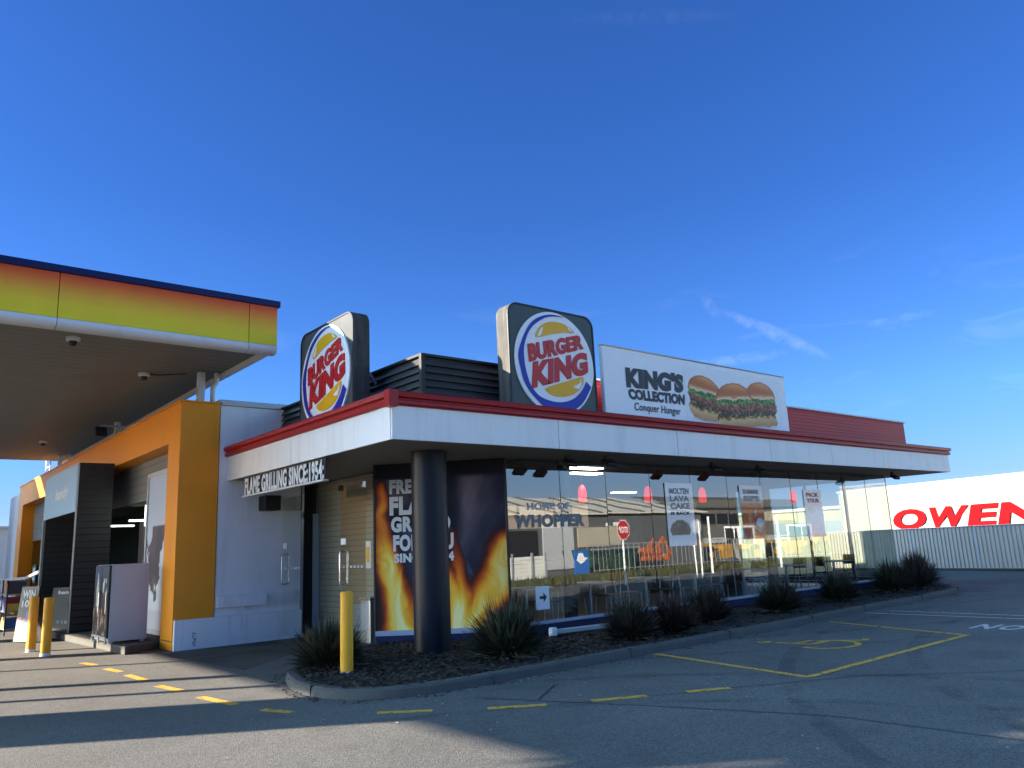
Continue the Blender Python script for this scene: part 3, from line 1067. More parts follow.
# flame artwork on the canted corner
def dist_poly(p, pl_):
    best = 9
    tb = 0
    n_ = len(pl_) - 1
    for k_ in range(n_):
        (ax, ay), (bx, by) = pl_[k_], pl_[k_ + 1]
        dx, dy = bx - ax, by - ay
        t = max(0, min(1, ((p[0] - ax) * dx + (p[1] - ay) * dy) / (dx * dx + dy * dy)))
        d_ = math.hypot(p[0] - ax - dx * t, p[1] - ay - dy * t)
        if d_ < best: best = d_; tb = (k_ + t) / n_
    return best, tb
FL1 = [(0.04, 0.86), (0.07, 0.55), (0.11, 0.36), (0.17, 0.16), (0.21, 0.0)]
FL2 = [(1.02, 0.46), (0.93, 0.30), (0.82, 0.16), (0.74, 0.02)]
FL3 = [(0.60, 0.55), (0.625, 0.38), (0.64, 0.20), (0.60, 0.02)]
FL4 = [(0.52, 0.40), (0.56, 0.2), (0.60, 0.0)]
def flame_fn(u, v):
    nz_ = fbm(u * 5, v * 6)
    col = lerp((14, 15, 24), (34, 40, 58), nz_)
    # smoke
    sm = sst(0.58, 0.70, u) * sst(0.20, 0.42, v) * (1 - sst(0.88, 0.96, v))
    col = lerp(col, lerp((40, 42, 58), (136, 122, 132), sst(0.25, 0.8, fbm(u * 2.6 + 3, v * 2.4 - u * 2, 5))), sm * 0.9)
    sm = (1 - sst(0.20, 0.34, u)) * sst(0.66, 0.82, v) * (1 - sst(0.90, 0.92, v))
    col = lerp(col, (108, 100, 104), sm * 0.75)
    # grill bars
    for x0, x1, wd in ((0.55, 0.83, 0.085), (0.24, 0.36, 0.07)):
        c_ = x0 + (x1 - x0) * (0.52 - v) / 0.5
        bb = 1 - sst(wd * 0.75, wd, abs(u - c_))
        if v < 0.62:
            col = lerp(col, lerp((30, 35, 52), (66, 76, 104), sst(-wd, wd, u - c_)), bb * 0.9)
    if v > 0.90: col = lerp(col, (10, 10, 18), sst(0.90, 0.93, v) * 0.85)
    # flames
    wx = (fbm(u * 4 + 9, v * 5, 3) - 0.5); wy = (fbm(u * 4 + 2, v * 5 + 7, 3) - 0.5)
    I = 0.0
    for path, w0, w1, hot in ((FL1, 0.035, 0.135, 1.25), (FL2, 0.10, 0.10, 1.2), (FL3, 0.04, 0.055, 0.62), (FL4, 0.03, 0.07, 1.0)):
        d_, t = dist_poly((u + 0.10 * wx, v + 0.06 * wy), path)
        q = d_ / (w0 + (w1 - w0) * t)
        streak = fbm(u * 13 + 5 * wx, v * 3.2 + u * 2.0, 4)
        rise = sst(-0.05, 0.5, t) * 0.50 + 0.45 if path is not FL2 else 1.0
        I += hot * rise * math.exp(-q ** 2.6 * 0.8) * (0.42 + 1.05 * streak)
    ramp = ((0.0, None), (0.16, (70, 30, 24)), (0.36, (168, 66, 26)), (0.58, (228, 122, 30)), (0.82, (252, 178, 46)), (1.1, (255, 214, 92)), (1.4, (255, 240, 170)))
    if I > 0.05:
        prev = (0.0, col)
        for p_, c_ in ramp[1:]:
            if I < p_:
                col = lerp(prev[1], c_, (I - prev[0]) / (p_ - prev[0])); break
            prev = (p_, c_)
        else:
            col = ramp[-1][1]
    return col
ax, ay = A_; bx, by = B_
nx_, ny_ = -0.7071 * 0.02, -0.7071 * 0.02
dec = print_sheet('window_decal', (ax + nx_, ay + ny_, 0.287), (bx - ax, by - ay, 0), (0, 0, 2.86), 130, 190, flame_fn, rest)
dec['label'] = 'dark window film printed with tall flames and grill bars'
m = MB()
def CH(u, v): return Vector((ax + (bx - ax) * u + nx_ * 1.3, ay + (by - ay) * u + ny_ * 1.3, 0.287 + 2.86 * v))
for body, u0_, u1_, v0_, v1_ in (('FRESH', 0.115, 0.425, 0.815, 0.905), ('FLAME', 0.115, 0.56, 0.685, 0.80), ('GRILLED', 0.125, 0.58, 0.580, 0.675), ('FOR YOU', 0.14, 0.60, 0.465, 0.565), ('SINCE 1954', 0.145, 0.60, 0.395, 0.452)):
    text_on(m, body, CH(u0_, v1_), CH(u0_, v0_), CH(u1_, v0_), CH(u1_, v1_), LETTERW, bold=0.055, space=1.08, thick=0.001)
m.build('decal_lettering', None, dec)
m = MB()
m.plate([(ax, ay, 0.29), (bx, by, 0.29), (bx, by, 3.16), (ax, ay, 3.16)], -0.02)
m.bar((ax, ay, 0.1), (ax, ay, 3.16), 0.05, 0.05)
m.bar((bx, by, 0.1), (bx, by, 3.16), 0.045, 0.045)
m.build('corner_panel', NAVY, rest)

# white wall beside the entrance, with low plinth
WY = 15.8
m = MB()
m.box(5.46, 7.2, WY, WY + 0.2, 0.0, 4.68)
m.build('wall', WALLW, rest)
m = MB()
m.box(5.42, 6.95, WY - 0.04, WY + 0.25, 4.683, 4.80)
m.build('wall_capping', PALEMET, rest, bevel=0.01)
m = MB()
m.prism([(4.70, WY - 0.09), (7.2, WY - 0.09), (7.2, WY - 0.003), (4.70, WY - 0.003)], -0.06, 0.545)
pli = m.build('plinth', PLINTHW, rest, bevel=0.006)
m = MB(); m.box(5.03, 5.10, WY - 0.0925, WY - 0.0905, 0.06, 0.30)
m.build('paint_mark', mat_worn('red paint scuff', (0.40, 0.05, 0.04), 0.50, 0.60, 30.0, 0.5), pli)
m = MB()
m.box(5.47, 6.44, WY - 0.14, WY - 0.003, 0.71, 0.93)
m.box(6.0, 6.1, WY - 0.06, WY - 0.003, 0.63, 0.705)
m.build('wall_rail', PLINTHW, rest, bevel=0.006)
m = MB()
m.box(6.28, 6.62, 15.45, WY - 0.003, 2.55, 2.85)
m.build('wall_lamp', BLACK, rest, bevel=0.02)
# entrance: glass doors on the left side, board lined lobby
DX = 6.78
m = MB()
m.box(7.72, 7.80, 12.62, 16.05, 0.06, 3.15)
m.build('lobby_wall', PLANKS, rest)
m = MB()
m.box(7.0, 9.0, 17.0, 17.1, 0.06, 3.15)
m.build('inner_wall', mat('inner wall lining', (0.22, 0.24, 0.235), 0.6), rest)
m = MB()
m.box(7.36, 7.56, 15.98, 16.10, 0.08, 3.15)
m.box(7.2, 7.355, 16.0, 16.08, 2.42, 2.52)
m.build('inner_door_frame', CHARCOAL, rest)
m = MB(); m.box(7.57, 7.715, 16.0, 16.03, 0.1, 2.5)
m.build('inner_panel', mat('pale green glazing', (0.46, 0.56, 0.54), 0.2, var=0.05), rest)
m = MB()
m.box(7.05, 9.0, 12.55, 17.0, 0.02, 0.06)
m.build('lobby_floor', CONC, rest)
for (y0, y1, z1, hy) in ((12.24, 13.18, 2.80, 13.06), (14.75, 15.72, 2.80, 15.58)):
    mb = MB(); mb.face([(DX, y0, 0.08), (DX, y1, 0.08), (DX, y1, z1), (DX, y0, z1)])
    if True:
        dr = mb.build('glass_door', DOORGLASS, rest)
        h = MB()
        for sg in (-1, 1):
            h.tube([(DX + sg * 0.01, hy, 1.07), (DX + sg * 0.07, hy, 1.09), (DX + sg * 0.075, hy, 1.14), (DX + sg * 0.075, hy, 1.60), (DX + sg * 0.07, hy, 1.65), (DX + sg * 0.01, hy, 1.67)], 0.017, 10)
        h.build('handle', STEEL, dr, smooth=True)
        s = MB(); s.box(DX - 0.012, DX - 0.008, hy - 0.09, hy + 0.09, 1.78, 1.89)
        s.build('door_notice', LWHITE, dr)
        for q in range(6):
            yy = y0 + 0.12 + q * 0.13
            s = MB(); s.box(DX - 0.011, DX - 0.008, yy, yy + 0.05, 1.37, 1.41)
            s.build('safety_dot', LETTERW, dr)
m = MB()
m.box(DX - 0.03, DX + 0.03, 12.30, 12.40, 2.75, 2.85)
m.build('door_pivot', STEEL, rest)
m = MB(); m.box(DX - 0.03, DX + 0.03, 13.12, 13.22, 2.75, 2.85)
m.build('door_pivot', BLACK, rest)
m = MB(); m.box(7.02, 7.03, 12.52, 12.70, 1.35, 1.82)
m.build('entry_notice', LETTERW, rest)
m = MB(); m.box(7.012, 7.0195, 12.56, 12.66, 1.45, 1.72)
m.build('entry_notice_symbol', LYEL, rest)

# interior shell
m = MB()
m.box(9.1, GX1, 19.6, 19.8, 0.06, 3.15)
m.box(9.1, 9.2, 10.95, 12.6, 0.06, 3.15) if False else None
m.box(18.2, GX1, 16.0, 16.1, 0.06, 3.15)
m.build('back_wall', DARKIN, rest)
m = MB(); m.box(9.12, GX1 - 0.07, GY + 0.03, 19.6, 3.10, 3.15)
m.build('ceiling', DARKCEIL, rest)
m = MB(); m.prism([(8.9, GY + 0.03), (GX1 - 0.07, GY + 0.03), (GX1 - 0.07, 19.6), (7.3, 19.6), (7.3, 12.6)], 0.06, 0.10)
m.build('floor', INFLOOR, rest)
for x, y in ((11.15, 11.25), (12.0, 12.1), (18.0, 16.5)):
    lm = MB(); lm.box(x - 0.45, x + 0.45, y - 0.12, y + 0.12, 3.075, 3.097)
    lm.build('ceiling_light', LIGHTPANEL, rest)
m = MB(); m.box(11, 19, 17.2, 17.9, 0.1, 1.15)
m.build('service_counter', mat('counter front', (0.16, 0.12, 0.09), 0.5), rest)
m = MB()
for i in range(5):
    m.box(11.2 + i * 1.55, 12.6 + i * 1.55, 18.9, 18.95, 2.15, 2.85)
m.build('menu_board', mat('lit menu board', (0.25, 0.2, 0.15), 0.5, var=0.5, scale=4, emit=(0.9, 0.6, 0.4), estr=0.06), rest)

# louvred plant screen on the roof
LX, LY, LZ0, LZ1 = 6.72, 10.30, 3.80, 4.70
m = MB()
m.box(LX + 0.05, 10.3, LY + 0.05, LY + 0.08, LZ0, LZ1 - 0.02)
m.box(LX + 0.05, LX + 0.08, LY + 0.081, 15.75, LZ0, LZ1 - 0.02)
m.box(LX - 0.01, LX + 0.06, LY - 0.01, LY + 0.06, LZ0, LZ1 + 0.02)
m.box(LX + 0.061, 10.3, LY - 0.012, LY + 0.06, LZ1 - 0.02, LZ1 + 0.02)
m.box(LX - 0.012, LX + 0.06, LY + 0.061, 15.75, LZ1 - 0.02, LZ1 + 0.02)
m.box(LX + 0.1, 10.3, LY + 0.1, 15.7, LZ1 - 0.06, LZ1 - 0.03)
m.build('plant_screen', CHARCOAL, rest)
m = MB()
nl = 7
for i in range(nl):
    z = LZ0 + 0.03 + i * (LZ1 - LZ0 - 0.08) / nl
    m.plate([(LX + 0.062, LY - 0.0, z), (10.3, LY - 0.0, z), (10.3, LY + 0.045, z + 0.105), (LX + 0.062, LY + 0.045, z + 0.105)], 0.008)
    m.plate([(LX, 15.75, z), (LX, LY + 0.062, z), (LX + 0.045, LY + 0.062, z + 0.105), (LX + 0.045, 15.75, z + 0.105)], 0.008)
m.build('louvre_blades', LOUVRE, rest)
# red parapet behind the billboard and unseen rear block added to shade the fence
m = MB()
m.box(10.32, 23.55, 10.32, 10.40, 3.78, 4.66)
m.box(23.47, 23.55, 10.401, 14.0, 3.78, 4.66)
m.build('red_parapet', REDSHEET, rest)
m = MB()
m.box(10.31, 23.58, 10.27, 10.44, 4.662, 4.70)
m.build('parapet_capping', PALEMET, rest)
m = MB()
m.box(20.4, 23.2, 15.6, 23.2, 3.78, 5.35)
m.build('rear_shade_block', ROOFM, rest)
m = MB()
m.box(7.2, 23.0, 20.0, 23.3, 0.0, 3.19)
m.build('rear_wall', WALLW, rest)

# lamps under the soffit
for i, (x, y, lab) in enumerate([(9.7, 10.2, 'small black floodlight under the soffit nearest the flame poster'), (10.45, 9.95, 'black floodlight under the soffit above the pane left of the stop sign reflection'),
                                 (13.8, 10.1, 'black floodlight under the soffit above the pale blue hanging poster'), (15.5, 10.1, 'black floodlight under the soffit just left of the orange hanging poster'), (21.9, 10.1, 'black floodlight under the soffit at the far glass corner')]):
    t = thing('soffit_floodlight', (x, y, 3.16), lab, 'floodlight', 'floodlights under the restaurant soffit')
    m = MB(); m.box(x - 0.03, x + 0.03, y - 0.03, y + 0.03, 3.06, 3.163); m.bar((x - 0.11, y, 3.05), (x + 0.11, y, 3.05), 0.03, 0.02)
    m.build('bracket', BLACK, t)
    m = MB(); m.plate([(x - 0.14, y - 0.16, 3.0), (x + 0.14, y - 0.16, 3.0), (x + 0.14, y - 0.02, 3.10), (x - 0.14, y - 0.02, 3.10)], -0.07)
    m.build('lamp_head', BLACK, t, bevel=0.01)
    m = MB(); m.plate([(x - 0.12, y - 0.165, 2.995), (x + 0.12, y - 0.165, 2.995), (x + 0.12, y - 0.075, 3.058), (x - 0.12, y - 0.075, 3.058)], -0.004)
    m.build('lens', GREYMET, t)

# ------------------------------------------------------------------ roof signs
def roof_sign(label, fr):
    """fr maps sign coordinates (a to the right, z up, d out of the face) to the world"""
    base = fr(1.02, 3.72, 0)
    t = thing('logo_sign', base, label, 'sign', 'burger logo signs on the restaurant roof')
    def rr_poly(a0, a1, z0, z1, r, d):
        pts = []
        for cx, cz, s in ((a1 - r, z1 - r, 0), (a0 + r, z1 - r, 90), (a0 + r, z0 + r, 180), (a1 - r, z0 + r, 270)):
            for kq in range(7):
                tt = R(s + kq * 15)
                pts.append(fr(cx + r * math.cos(tt), cz + r * math.sin(tt), d))
        return pts
    m = MB()
    fp, bp = rr_poly(0, 2.04, 3.70, 5.70, 0.22, -0.012), rr_poly(0, 2.04, 3.70, 5.70, 0.22, -0.30)
    n_ = len(fp)
    m.mesh(fp + bp, [(i, (i + 1) % n_, n_ + (i + 1) % n_, n_ + i) for i in range(n_)] + [tuple(range(n_, 2 * n_))])
    m.build('return', SIGNEDGE, t)
    m = MB()
    fi = rr_poly(0.0, 2.04, 3.70, 5.70, 0.22, 0.0)
    m.mesh(fi + fp, [tuple(range(n_))] + [(i, n_ + i, n_ + (i + 1) % n_, (i + 1) % n_) for i in range(n_)])
    m.build('face', SIGNBODY, t)
    m = MB()
    ou = rr_poly(0.0, 2.04, 3.70, 5.70, 0.22, 0.012); ni = rr_poly(0.028, 2.012, 3.728, 5.672, 0.2, 0.012); nb = rr_poly(0.028, 2.012, 3.728, 5.672, 0.2, 0.001)
    m.mesh(ou + ni + nb + fi, [(i, (i + 1) % n_, n_ + (i + 1) % n_, n_ + i) for i in range(n_)] + [(n_ + i, n_ + (i + 1) % n_, 2 * n_ + (i + 1) % n_, 2 * n_ + i) for i in range(n_)] + [(3 * n_ + i, 3 * n_ + (i + 1) % n_, (i + 1) % n_, i) for i in range(n_)])
    m.build('trim', CHARCOAL, t)
    def flat(name, pts, d, m_, th=0.012):
        mb = MB()
        A = [fr(a, z, d) for a, z in pts]; Bq = [fr(a, z, d + th) for a, z in pts]
        k_ = len(pts)
        area = sum(pts[i][0] * pts[(i + 1) % k_][1] - pts[(i + 1) % k_][0] * pts[i][1] for i in range(k_))
        if area < 0: A.reverse(); Bq.reverse()
        mb.mesh(A + Bq, [tuple(range(k_, 2 * k_))] + [(i, (i + 1) % k_, k_ + (i + 1) % k_, k_ + i) for i in range(k_)])
        return mb.build(name, m_, t)
    def spl(pts, closed=True, n_=6):
        o = []
        k_ = len(pts)
        for i in range(k_ if closed else k_ - 1):
            p0 = pts[(i - 1) % k_] if closed or i > 0 else pts[i]; p1 = pts[i]; p2 = pts[(i + 1) % k_]; p3 = pts[(i + 2) % k_] if closed or i + 2 < k_ else p2
            for q in range(n_):
                s = q / n_
                o.append(tuple(0.5 * (2 * b1 + (c1 - a1) * s + (2 * a1 - 5 * b1 + 4 * c1 - d1) * s * s + (3 * b1 - a1 - 3 * c1 + d1) * s ** 3) for a1, b1, c1, d1 in zip(p0, p1, p2, p3)))
        if not closed: o.append(pts[-1])
        return o
    X0 = 8.14
    def sh(pts): return [(a - X0, z) for a, z in pts]
    oval = [(1.035 + 0.925 * math.cos(R(x)), 4.715 + 0.925 * math.sin(R(x))) for x in range(0, 360, 6)]
    flat('logo_disc', oval, 0.001, LWHITE, 0.03)
    co = spl(sh([(9.42, 5.590), (9.02, 5.575), (8.62, 5.36), (8.335, 4.85), (8.365, 4.50), (8.44, 4.29), (8.62, 4.08), (8.93, 3.885), (9.35, 3.86), (9.73, 4.02), (10.00, 4.36)]), False)
    ci = spl(sh([(9.89, 4.45), (9.76, 4.27), (9.52, 4.10), (9.18, 4.02), (8.80, 4.07), (8.59, 4.22), (8.50, 4.40), (8.445, 4.64), (8.455, 4.95), (8.64, 5.29), (9.02, 5.53), (9.42, 5.588)]), False)
    # strip mesh between the two crescent edges
    mb = MB()
    k_ = 50
    def samp(path, s):
        x = s * (len(path) - 1); i = min(int(x), len(path) - 2); f = x - i
        return (path[i][0] + (path[i + 1][0] - path[i][0]) * f, path[i][1] + (path[i + 1][1] - path[i][1]) * f)
    cir = ci[::-1]
    P = []; F = []
    for i in range(k_ + 1):
        a = samp(co, i / k_); b2 = samp(cir, i / k_)
        P += [fr(a[0], a[1], 0.034), fr(b2[0], b2[1], 0.034), fr(a[0], a[1], 0.046), fr(b2[0], b2[1], 0.046)]
    for i in range(k_):
        q = 4 * i
        F += [(q + 2, q + 3, q + 7, q + 6), (q, q + 2, q + 6, q + 4), (q + 1, q + 5, q + 7, q + 3)]
    mb.mesh(P, F)
    mb.build('logo_swirl', LBLUE, t)
    flat('logo_bun', spl(sh([(8.74, 5.13), (8.79, 5.28), (8.95, 5.41), (9.18, 5.47), (9.41, 5.46), (9.57, 5.40), (9.65, 5.33), (9.40, 5.30), (9.10, 5.23)])), 0.032, LYEL)
    flat('logo_bun', spl(sh([(8.90, 4.245), (9.20, 4.35), (9.50, 4.445), (9.80, 4.53), (9.78, 4.38), (9.61, 4.22), (9.35, 4.135), (9.11, 4.125), (8.96, 4.17)])), 0.032, LYEL)
    for pp in ([(8.77, 5.16), (8.83, 5.27), (8.90, 5.33), (8.87, 5.24), (8.83, 5.17)], [(9.66 - 0.1, 4.33), (9.70, 4.40), (9.74, 4.48), (9.755, 4.40), (9.68, 4.30)], [(9.52, 5.36), (9.60, 5.34), (9.57, 5.37), (9.47, 5.44), (9.50, 5.40)]):
        flat('logo_highlight', spl(sh(pp)), 0.045, LWHITE, 0.004)
    mb = MB()
    def Q(a, z): return fr(a - X0, z, 0.034)
    def arch(p, u, w): return p
    text_on(mb, 'BURGER', Q(8.53, 4.985), Q(8.55, 4.66), Q(9.88, 5.06), Q(9.86, 5.335), LRED, bold=0.056, space=1.06, lift=0.0, thick=0.012)
    text_on(mb, 'KING', Q(8.64, 4.685), Q(8.58, 4.20), Q(9.95, 4.60), Q(9.95, 5.02), LRED, bold=0.064, space=1.06, lift=0.0, thick=0.012)
    mb.build('lettering', None, t)
    m = MB()
    m.bar(fr(0.4, 3.78, -0.34), fr(0.4, 5.2, -0.34), 0.06, 0.06); m.bar(fr(1.6, 3.78, -0.34), fr(1.6, 5.2, -0.34), 0.06, 0.06)
    m.bar(fr(0.4, 4.95, -0.34), fr(0.4, 3.80, -1.3), 0.05, 0.05); m.bar(fr(1.6, 4.95, -0.34), fr(1.6, 3.80, -1.3), 0.05, 0.05)
    m.bar(fr(0.3, 4.6, -0.345), fr(1.7, 4.6, -0.345), 0.05, 0.05)
    m.build('support_frame', GREYMET, t)
    return t
roof_sign('round cornered burger logo sign facing the car park, beside the white billboard', lambda a, z, d: Vector((8.13 + a, 9.80 - d, z)))
roof_sign('round cornered burger logo sign facing the fuel canopy, above the entrance side', lambda a, z, d: Vector((6.08 - d, 13.40 - a, z - 0.06)))

# ------------------------------------------------------------------ billboard
bb = thing('billboard', (13.4, 9.8, 3.78), 'long white billboard showing three burgers on the red roof edge', 'billboard')
m = MB()
m.plate([(10.38, 9.80, 3.84), (16.47, 9.80, 3.84), (16.47, 9.80, 5.215), (10.38, 9.80, 5.195)], -0.09)
m.build('board', LWHITE, bb, bevel=0.004)
m = MB()
m.box(10.375, 16.475, 9.785, 9.9, 5.218, 5.235)
for x in (11.2, 13.4, 15.6):
    m.bar((x, 9.93, 3.8), (x, 9.93, 5.1), 0.06, 0.06)
    m.bar((x, 9.95, 4.9), (x, 10.3, 3.85), 0.05, 0.05)
m.bar((10.6, 9.945, 4.5), (16.2, 9.945, 4.5), 0.05, 0.05)
m.build('support_frame', GREYMET, bb)
m = MB()
def Qb(a, z): return Vector((a, 9.797, z))
text_on(m, "KING'S", Qb(10.98, 4.87), Qb(10.98, 4.46), Qb(12.67, 4.50), Qb(12.72, 4.90), INK, bold=0.072, thick=0.002)
text_on(m, 'COLLECTION', Qb(11.0, 4.445), Qb(11.04, 4.24), Qb(12.68, 4.255), Qb(12.71, 4.475), INK, bold=0.062, thick=0.002)
text_on(m, 'Conquer Hunger', Qb(11.17, 4.19), Qb(11.15, 3.99), Qb(12.52, 4.0), Qb(12.54, 4.19), INK, bold=0.012, thick=0.002)
m.build('lettering', None, bb)
def burger_col(u, v, seed, tilt):
    """one burger in local coordinates, u,v in -1..1; returns colour or None"""
    if v < 0.4: v = v + 0.20 * (fbm(u * 3.1 + seed * 3, v * 2 + seed, 3) - 0.5)
    w = 0.95 + 0.06 * math.sin(v * 9 + seed)
    nz_ = fbm(u * 6 + seed * 7, v * 7 + seed)
    if v > 0.25:
        e = (u / 0.98) ** 2 + ((v - 0.25) / 0.75) ** 2
        if e < 1.0 + (0.04 * (nz_ - 0.5)):
            c = lerp((190, 104, 52), (226, 158, 92), sst(0.55, 1.0, v + 0.15 * u))
            c = lerp(c, (236, 206, 160), sst(0.5, 0.25, v))
            return lerp(c, (150, 84, 44), sst(0.72, 1.0, e) * 0.6)
        return None
    if abs(u) > w + 0.14 * (nz_ - 0.4): return None
    if v > -0.02: 
        return lerp((60, 84, 34), (150, 164, 84), sst(0.3, 0.7, fbm(u * 13 + seed, v * 15)))
    if v > -0.20:
        return lerp((112, 44, 40), (180, 96, 74), sst(0.35, 0.65, fbm(u * 11 + 5 + seed, v * 14)))
    if v > -0.52:
        q = fbm(u * 12 + 2 * seed, v * 13)
        return lerp((62, 40, 28), (168, 128, 78), sst(0.38, 0.72, q))
    if v > -0.62:
        return lerp((140, 96, 40), (226, 190, 100), sst(0.4, 0.6, fbm(u * 10 + seed, v * 11)))
    if v > -1.0 and abs(u) < w - 0.10 * sst(-0.8, -1.0, v):
        return lerp((188, 130, 80), (222, 180, 128), sst(-1, -0.6, v) * 0.7 + nz_ * 0.3)
    return None
BURG = [(13.40, 4.46, 0.57, 0.47, 1.0, 0.10), (15.42, 4.49, 0.60, 0.51, 3.0, -0.05), (14.40, 4.38, 0.69, 0.50, 2.0, -0.10)]
def bill_fn(u, v):
    a = 12.75 + u * 3.45; z = 3.90 + v * 1.18
    col = (228, 229, 231)
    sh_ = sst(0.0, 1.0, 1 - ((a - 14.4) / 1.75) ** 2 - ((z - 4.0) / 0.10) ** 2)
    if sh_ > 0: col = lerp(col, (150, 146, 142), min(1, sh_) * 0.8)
    for cx, cz, hw, hh, seed, tilt in BURG:
        c_ = burger_col((a - cx) / hw, (z - cz + tilt * (a - cx)) / hh, seed, tilt)
        if c_: col = c_
    return col
art = print_sheet('burger_artwork', (12.75, 9.796, 3.90), (3.45, 0, 0), (0, 0, 1.18), 190, 70, bill_fn, bb)

# hanging lettering strip under the eave
fs = thing('hanging_sign', (5.66, 13.2, 3.0), 'narrow strip of white slogan letters hanging under the eave by the doors', 'sign')
m = MB()
m.box(5.70, 5.72, 11.6, 14.98, 2.80, 3.145)
m.build('backing', BLACK, fs)
m = MB()
m.box(5.63, 5.73, 11.55, 15.0, 2.765, 2.797)
m.build('bottom_rail', PALEMET, fs)
m = MB()
text_on(m, 'FLAME GRILLING SINCE:1954:', (5.675, 14.95, 3.12), (5.675, 14.95, 2.80), (5.675, 11.6, 2.80), (5.675, 11.6, 3.12), LETTERW, bold=0.034, space=1.1, lift=0.0, thick=0.008)
m.build('lettering', None, fs)

# ------------------------------------------------------------------ fuel canopy
CX0, CX1, CY0, CY1, CZ = -9.3, 5.62, 13.41, 32.4, 5.40
can = thing('fuel_canopy', (-2, 23, 0), 'wide flat fuel canopy with yellow to red fascia and blue cap, over the shop front', 'canopy')
m = MB()
m.face([(CX0 + .06, CY0 + .06, CZ + 0.0), (CX0 + .06, CY1 - .06, CZ), (CX1 - .10, CY1 - .06, CZ), (CX1 - .10, CY0 + .06, CZ)])
m.build('soffit', CANSOFF, can)
m = MB()
xs = [CX0, -6.6, -4.0, -0.95, 2.07, 5.09, CX1]
for a, b_ in zip(xs, xs[1:]):
    m.box(a + 0.006, b_ - 0.006, CY0, CY0 + 0.05, CZ + 0.0, 6.13)
for a, b_ in zip([CY0 + 0.055, 18.2, 23.0, 27.8], [18.2, 23.0, 27.8, CY1]):
    m.box(CX1 - 0.05, CX1, a + 0.006, b_ - 0.006, CZ + 0.0, 6.13)
    m.box(CX0, CX0 + 0.05, a + 0.006, b_ - 0.006, CZ + 0.0, 6.13)
m.box(CX0 + 0.06, CX1 - 0.06, CY1 - 0.05, CY1, CZ, 6.13)
m.build('fascia', CANGRAD, can)
m = MB()
m.box(CX0 + 0.01, CX1 - 0.01, CY0 + 0.02, CY0 + 0.07, CZ + 0.02, 6.1)
m.box(CX1 - 0.07, CX1 - 0.02, CY0 + 0.08, CY1 - 0.06, CZ + 0.02, 6.1)
m.build('fascia_backing', BLACK, can)
# rounded white lip below the fascia
m = MB()
def lip(p, q, nx, ny):
    prof_ = [(0.0, 0.0), (0.02, -0.03), (0.02, -0.07), (-0.02, -0.125), (-0.09, -0.15), (-0.2, -0.15), (-0.2, -0.02)]
    P = []
    for (x, y), (sx, sy) in ((p, (0, 0)), (q, (0, 0))):
        for o, z in prof_:
            P.append((x + nx * o, y + ny * o, CZ - 0.004 + z))
    k_ = len(prof_)
    m.mesh(P, [(i, (i + 1) % k_, k_ + (i + 1) % k_, k_ + i) for i in range(k_)] + [tuple(range(k_)), tuple(range(2 * k_ - 1, k_ - 1, -1))])
for a, b_ in zip(xs, xs[1:]):
    lip((a + 0.005, CY0), (b_ - 0.005, CY0), 0, -1)
m.build('lip', CANTRIM, can, smooth=True)
m = MB()
m.box(CX1 - 0.10, CX1 - 0.004, CY0 + 0.22, CY1, CZ - 0.10, CZ - 0.004)
m.build('side_trim', CANTRIM, can)
m = MB(); m.box(CX0 + 0.004, CX0 + 0.1, CY0 + 0.22, CY1, CZ - 0.10, CZ - 0.004)
m.build('side_trim', CANTRIM, can)
m = MB()
m.box(CX0 - 0.04, CX1 + 0.04, CY0 - 0.04, CY0 + 0.25, 6.133, 6.25)
m.box(CX1 - 0.2, CX1 + 0.04, CY0 + 0.252, CY1 + 0.04, 6.133, 6.25)
m.box(CX0 - 0.04, CX0 + 0.2, CY0 + 0.252, CY1 + 0.04, 6.133, 6.25)
m.box(CX0 + 0.201, CX1 - 0.201, CY0 + 0.253, CY1 + 0.04, 6.133, 6.22)
m.build('cap', CANBLUE, can, bevel=0.01)
# columns: two posts on the shop wall, the rest unseen casters of forecourt shadow stripes
for x, y, w, z0 in ((5.14, 16.1, 0.14, 4.72), (5.15, 22.9, 0.14, 4.72), (5.15, 30.6, 0.14, 4.72), (5.38, 30.3, 0.10, 4.72),
                    (-6.6, 15.3, 1.25, 0), (-6.9, 17.75, 0.13, 0), (-7.0, 19.15, 0.2, 0), (-6.6, 21.4, 0.10, 0), (-7.0, 23.85, 0.3, 0), (-6.6, 28.5, 0.6, 0)):
    m = MB()
    m.box(x - w / 2, x + w / 2, y - w / 2, y + w / 2, z0, CZ - 0.005)
    m.build('post', CANTRIM if z0 > 0 else PALEMET, can, bevel=0.02)
m = MB()
m.tube([(5.42, 16.0, 5.38), (5.42, 16.0, 5.18), (5.36, 16.02, 5.08), (5.36, 16.02, 4.74)], 0.05, 10)
m.build('downpipe', CANTRIM, can, smooth=True)
for x, y, lab in ((2.5, 14.5, 'white dome camera under the canopy, nearest its front edge'), (4.2, 16.7, 'white dome camera under the canopy, with a cable to the corner posts'), (4.1, 27.3, 'white dome camera under the canopy, farthest back above the blue sign')):
    t = thing('security_camera', (x, y, CZ), lab, 'camera', 'dome cameras under the canopy')
    m = MB(); m.lathe([(0.11, 0), (0.11, -0.05), (0.09, -0.07), (0.02, -0.075)], (x, y, CZ - 0.003), 18)
    m.build('mount', CANTRIM, t, smooth=True)
    m = MB(); m.lathe([(0.07, -0.07), (0.07, -0.10), (0.05, -0.14), (0.01, -0.155)], (x, y, CZ - 0.003), 18)
    m.build('lens_dome', BLACK, t, smooth=True)
m = MB()
m.tube([(4.2, 16.7, CZ - 0.02), (4.5, 16.6, CZ - 0.03), (4.92, 16.3, CZ - 0.02)], 0.012, 6)
